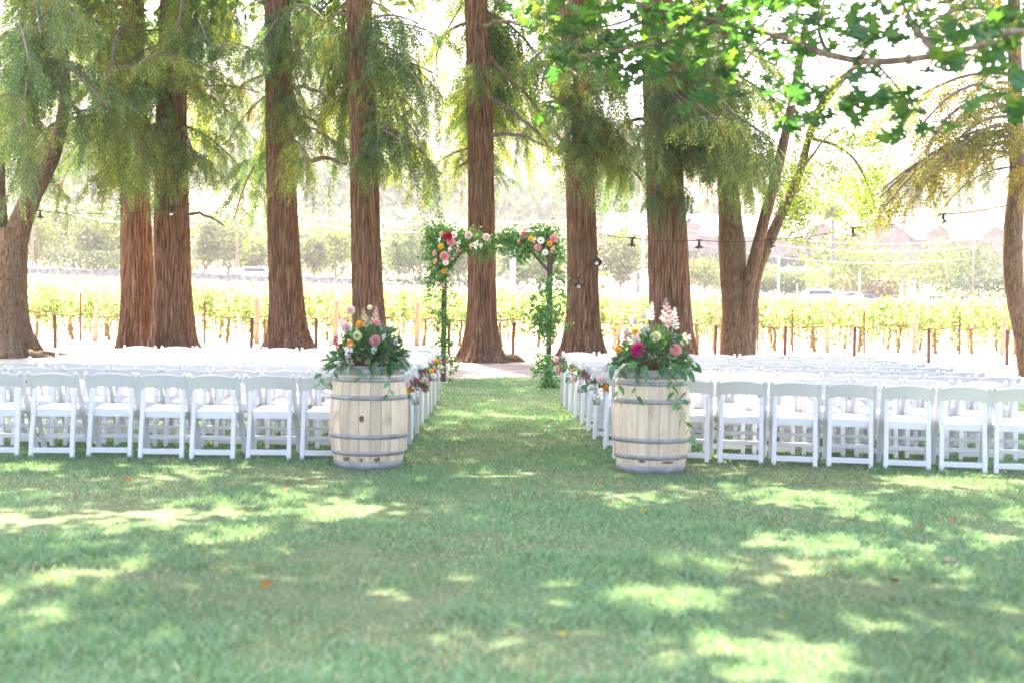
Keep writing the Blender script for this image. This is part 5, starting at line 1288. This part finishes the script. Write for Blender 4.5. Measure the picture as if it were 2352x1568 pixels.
# cars
def car_parts(kind, body):
    prof = {'sedan': [(-2.2, .32), (-2.25, .75), (-1.75, .95), (-1.15, 1.0), (-.55, 1.42), (.55, 1.45), (1.25, 1.02), (2.0, .88), (2.25, .6), (2.2, .3)],
            'suv': [(-2.2, .4), (-2.25, .95), (-2.05, 1.1), (-1.9, 1.68), (.45, 1.72), (1.1, 1.18), (2.1, 1.05), (2.25, .7), (2.2, .38)],
            'pickup': [(-2.6, .5), (-2.65, 1.05), (-.75, 1.08), (-.6, 1.72), (.6, 1.75), (1.2, 1.18), (2.3, 1.08), (2.45, .75), (2.4, .45)]}[kind]
    glass = {'sedan': [(-1.0, 1.04), (-.5, 1.37), (.5, 1.39), (1.08, 1.04)], 'suv': [(-1.75, 1.15), (-1.65, 1.58), (.38, 1.62), (.9, 1.2)], 'pickup': [(-.5, 1.2), (-.45, 1.62), (.52, 1.66), (.98, 1.24)]}[kind]
    mb = MB(); n = len(prof)
    V = []
    for y, ins in ((-.88, .06), (-.80, 0), (.80, 0), (.88, .06)):
        for x, z in prof:
            nar = .12 * max(0, (z - 1.0)) / .7
            V.append((x, y * (1 - nar), z - ins * (z > .9) + ins * .5 * (z < .5)))
    F = [tuple(range(n)), tuple(range(3 * n, 4 * n))[::-1]] + [(j * n + i, (j + 1) * n + i, (j + 1) * n + (i + 1) % n, j * n + (i + 1) % n) for j in range(3) for i in range(n)]
    out = [('body', mb.add(V, F).mesh('body', body), None)]
    out.append(('window', MB().prism(glass, -.885, .885, 'y').mesh('window', 'window_glass'), None))
    wx = 1.4 if kind != 'pickup' else 1.6
    wh = MB().tube([(0, -.1, 0), (0, .1, 0)], .34, 18).mesh('wheel', 'tyre')
    for x in (-wx, wx):
        for y in (-.82, .82): out.append(('wheel', wh, (x, y, .34)))
    for y in (-.62, .62):
        out.append(('headlight', MB().box((0, 0, 0), (.08, .3, .16)).mesh('headlight', 'lamp_clear'), (2.2 if kind != 'pickup' else 2.38, y, .78 if kind == 'sedan' else .9)))
        out.append(('tail_light', MB().box((0, 0, 0), (.08, .25, .2)).mesh('tail_light', 'lamp_red'), (-2.22 if kind != 'pickup' else -2.62, y, .8)))
    return out
RIMM = MB().tube([(0, -.115, 0), (0, .115, 0)], .19, 12).mesh('rim', 'rim')
def car(label, kind, body, u, Y, rz, grp='cars parked beyond the vineyard'):
    p = W(u, 670, Y); t = thing('parked_car', label, 'car', (p.x, Y, float(HZ(p.x, Y)) + .07), rz, grp)
    for nm, me, loc in car_parts(kind, body):
        o = obj(nm, me, t, loc)
        if nm == 'wheel': obj('rim', RIMM, o)
car('white sport utility car parked under the large rounded trees at right', 'suv', 'car_white', 2151, 133, R(25))
car('dark grey sedan parked beside the thin pole at right', 'sedan', 'car_dark', 2132 - 148, 136, R(15)); car('silver car parked between the dark sedan and the white van', 'sedan', 'car_silver', 1950, 142, R(10)); car('white van-like car left of the silver parked car', 'suv', 'car_white', 1898, 140, R(-20))
car('silver pickup truck right behind the three-stemmed tree', 'pickup', 'car_silver', 1722, 138, R(5)); car('white car on the lane left of the knobbly redwood', 'suv', 'car_white', 596, 150, R(8)); car('dark blue car behind the stone wall at the far left', 'sedan', 'car_blue', 108, 118, R(3))

# poles, palm, bins
def pole(label, u, Y, vtop, r, m='pole_wood', arm=0, name='utility_pole', cat='pole'):
    p = W(u, 660, Y); z0 = float(HZ(p.x, Y)); h = W(u, vtop, Y).z - z0
    t = thing(name, label, cat, (p.x, Y, z0)); MB().tube([(0, 0, -.3), (0, 0, h)], [r, r * .75], 8).build('shaft', m, t)
    if arm: MB().box((0, 0, h - .5), (arm, .12, .14)).build('crossarm', m, t)
    return Vector((p.x, Y, z0 + h))
P1 = pole('wooden utility pole in the gap left of the knobbly redwood', 544, 130, 470, .13, arm=2.0); P2 = pole('tall utility pole left of the stone wall trees', 74, 134, 440, .14, arm=2.0); P3 = pole('tall utility pole left of the right barrel redwood', 1475, 130, 480, .14, 'white_metal', 2.0); P4 = pole('utility pole among the car park trees at right', 2235, 138, 545, .12, arm=2.0)
pole('pale green square column seen through the arch', 1177, 112, 525, .30, 'column_green', name='column', cat='column'); pole('white flag pole below the stone building', 1788, 160, 588, .14, 'white_metal', name='flag_pole'); pole('thin white pole beside the dark grey sedan', 1974, 134, 625, .08, 'white_metal', name='sign_pole'); pole('short thin pole by the left parked pickup', 1831, 132, 652, .05, 'white_metal', name='sign_pole')
for i, (a, b, dz) in enumerate(((P2, P1, -.2), (P2, P1, -1.0), (P1, P3, -.2), (P1, P3, -1.0), (P3, P4, -.2), (P3, P4, -1.0), (P3, P4, -2.2))):
    pts = [a.lerp(b, t) + Vector((0, 0, dz - 1.6 * 4 * t * (1 - t))) for t in np.linspace(0, 1, 21)]
    tag(MB().tube(pts, .03, 4).build('power_line', 'wire_steel'), '%s power line sagging between %s' % (('upper', 'lower', 'upper', 'lower', 'upper', 'middle', 'lowest')[i], ('the two left utility poles',) * 2 + (('the knobbly redwood pole and the right barrel redwood pole',) * 2 + ('the two right utility poles',) * 3))[0:1][0] if False else '%s power line %s' % (('upper', 'lower', 'upper', 'lower', 'upper', 'middle', 'lowest')[i], ('between the two left utility poles', 'between the two left utility poles', 'spanning the middle behind the redwoods', 'spanning the middle behind the redwoods', 'crossing in front of the stone building', 'crossing in front of the stone building', 'crossing in front of the stone building')[i]), 'wire', 'power lines beyond the vineyard')
p = W(1908, 670, 150); z0 = float(HZ(p.x, 150)); h = W(1900, 488, 150).z - z0
pt = thing('palm_tree', 'tall thin palm rising in front of the building gable', 'tree', (p.x, 150, z0))
MB().tube([(0, 0, -.2), (.1, 0, h * .5), (.05, 0, h)], [.26, .2, .17], 10).build('trunk', 'pole_wood', pt)
rng = np.random.RandomState(15); n = 90; a = rng.rand(n) * 6.28; el = rng.uniform(-.9, 1.1, n)
D = np.stack([np.cos(a) * np.cos(el), np.sin(a) * np.cos(el), np.sin(el)], -1); V, F = leaves(np.tile([.05, 0, h], (n, 1)), D, rdir(rng, n), 1.9, .35, .1)
obj('crown', mesh_np('crown', V, F, 'leaf_far', rcol(rng, n, *YEL)), pt)
for u, Y, lb in ((1817, 131, 'small teal bin at the left of the car park'), (1990, 130, 'small teal bin beside the dark grey sedan'), (1706, 133, 'small teal bin beside the three-stemmed tree')):
    p = W(u, 680, Y); o = MB().lathe([(0, 0), (.3, 0), (.36, 1.0), (.38, 1.02), (.3, 1.15), (0, 1.2)], 12).build('bin', 'bin_green'); o.location = (p.x, Y, float(HZ(p.x, Y)) + .06); tag(o, lb, 'bin')

# wooded hillside far behind
rng = np.random.RandomState(91); n = 42000
y = 290 + 420 * rng.rand(n) ** 1.2; x = (rng.rand(n) * 2 - 1) * (.48 * y + 30)
cn = vnoise(x, y, 16, 3); kp = cn + .25 * vnoise(x, y, 5, 8) > .42; x, y, cn = x[kp], y[kp], cn[kp]; n = len(x)
z = HZ(x, y) + 7.5 * rng.rand(n) ** .8 * (.4 + cn)
V, F = leaves(np.stack([x, y, z], -1), rdir(rng, n), rdir(rng, n), 3.0 * (.6 + .8 * rng.rand(n)), 2.4, .1)
c = rcol(rng, n, (.04, .06, .04), (.09, .11, .06))
n2 = 30000; y2 = 166 + 130 * rng.rand(n2); x2 = (rng.rand(n2) * 2 - 1) * (.46 * y2 + 10)
c2_ = vnoise(x2, y2, 9, 12); kp = (c2_ + .3 * vnoise(x2, y2, 3.5, 15) > .50) & ((x2 < 12) | (y2 > 272)); x2, y2, c2_ = x2[kp], y2[kp], c2_[kp]; n2 = len(x2)
z2 = HZ(x2, y2) + 6.5 * rng.rand(n2) ** .8 * (.25 + c2_)
V2, F2 = leaves(np.stack([x2, y2, z2], -1), rdir(rng, n2), rdir(rng, n2), 1.1 * (.6 + .8 * rng.rand(n2)), .9, .1)
F = np.concatenate([F, F2 + len(V)]); V = np.concatenate([V, V2]); c = np.concatenate([c, rcol(rng, n2, (.05, .08, .045), (.13, .16, .08))])
tag(obj('hillside_wood', mesh_np('hillside_wood', V, F, 'leaf_far', c)), 'hazy wooded hillside rising behind the far trees and building', 'woods', kind='stuff')

# ------------------------------------------------------------------ fallen leaves on the lawn
FL = []
for s, c in enumerate(((.34, .14, .04), (.42, .22, .06), (.24, .11, .06), (.40, .33, .06), (.46, .36, .24))):
    g = random.Random(s); n = 8; V = [(0, 0, .004)]; 
    for k in range(n):
        a = 2 * math.pi * k / n; r = .035 * (1 + .5 * math.cos(a)) * g.uniform(.7, 1.2); V.append((r * math.cos(a) * 1.3, r * math.sin(a) * .9, .006 + .018 * g.random()))
    FL.append(mesh_np('fallen_leaf', V, [(0, 1 + k, 1 + (k + 1) % n) for k in range(n)], 'leaf_dead', np.tile(np.array(c), (n + 1, 1))))
gl = random.Random(44)
LEAFW = ('on the left', 'in the middle', 'on the right')
LEAFC = ('rusty orange', 'golden orange', 'dark brown', 'yellow', 'pale straw')
for k in range(34):
    y = 5.2 + 6.2 * gl.random() ** .9; x = gl.uniform(-.385, .385) * y
    w = 0 if x < -.13 * y else 1 if x < .13 * y else 2; ci = gl.choice((0, 0, 1, 1, 2, 3, 4))
    o = obj('fallen_leaf', FL[ci], None, (x, y, .024 + .010 * gl.random()), (gl.uniform(-.4, .4), gl.uniform(-.4, .4), gl.uniform(0, 6.28)), gl.uniform(.4, .8))
    tag(o, '%s leaf fallen on the lawn %s, %s' % (LEAFC[ci], LEAFW[w], 'close to the camera' if y < 7.2 else 'in mid distance' if y < 9.3 else 'near the chairs'), 'leaf', 'dry leaves fallen on the lawn')

# ------------------------------------------------------------------ the bright air over the valley
m, nt, p, out = nodes_of('haze'); nt.nodes.remove(p)
pv = nt.nodes.new('ShaderNodeVolumePrincipled'); pv.inputs['Color'].default_value = (.93, .95, 1.0, 1); pv.inputs['Density'].default_value = .00042; pv.inputs['Anisotropy'].default_value = .2
nt.links.new(pv.outputs[0], out.inputs['Volume'])
if HAZE:
    hz_ = MB().box((0, 760, 79), (1960, 1780, 162)).build('haze', 'haze'); tag(hz_, 'thin bright haze in the valley air', 'haze', kind='stuff')
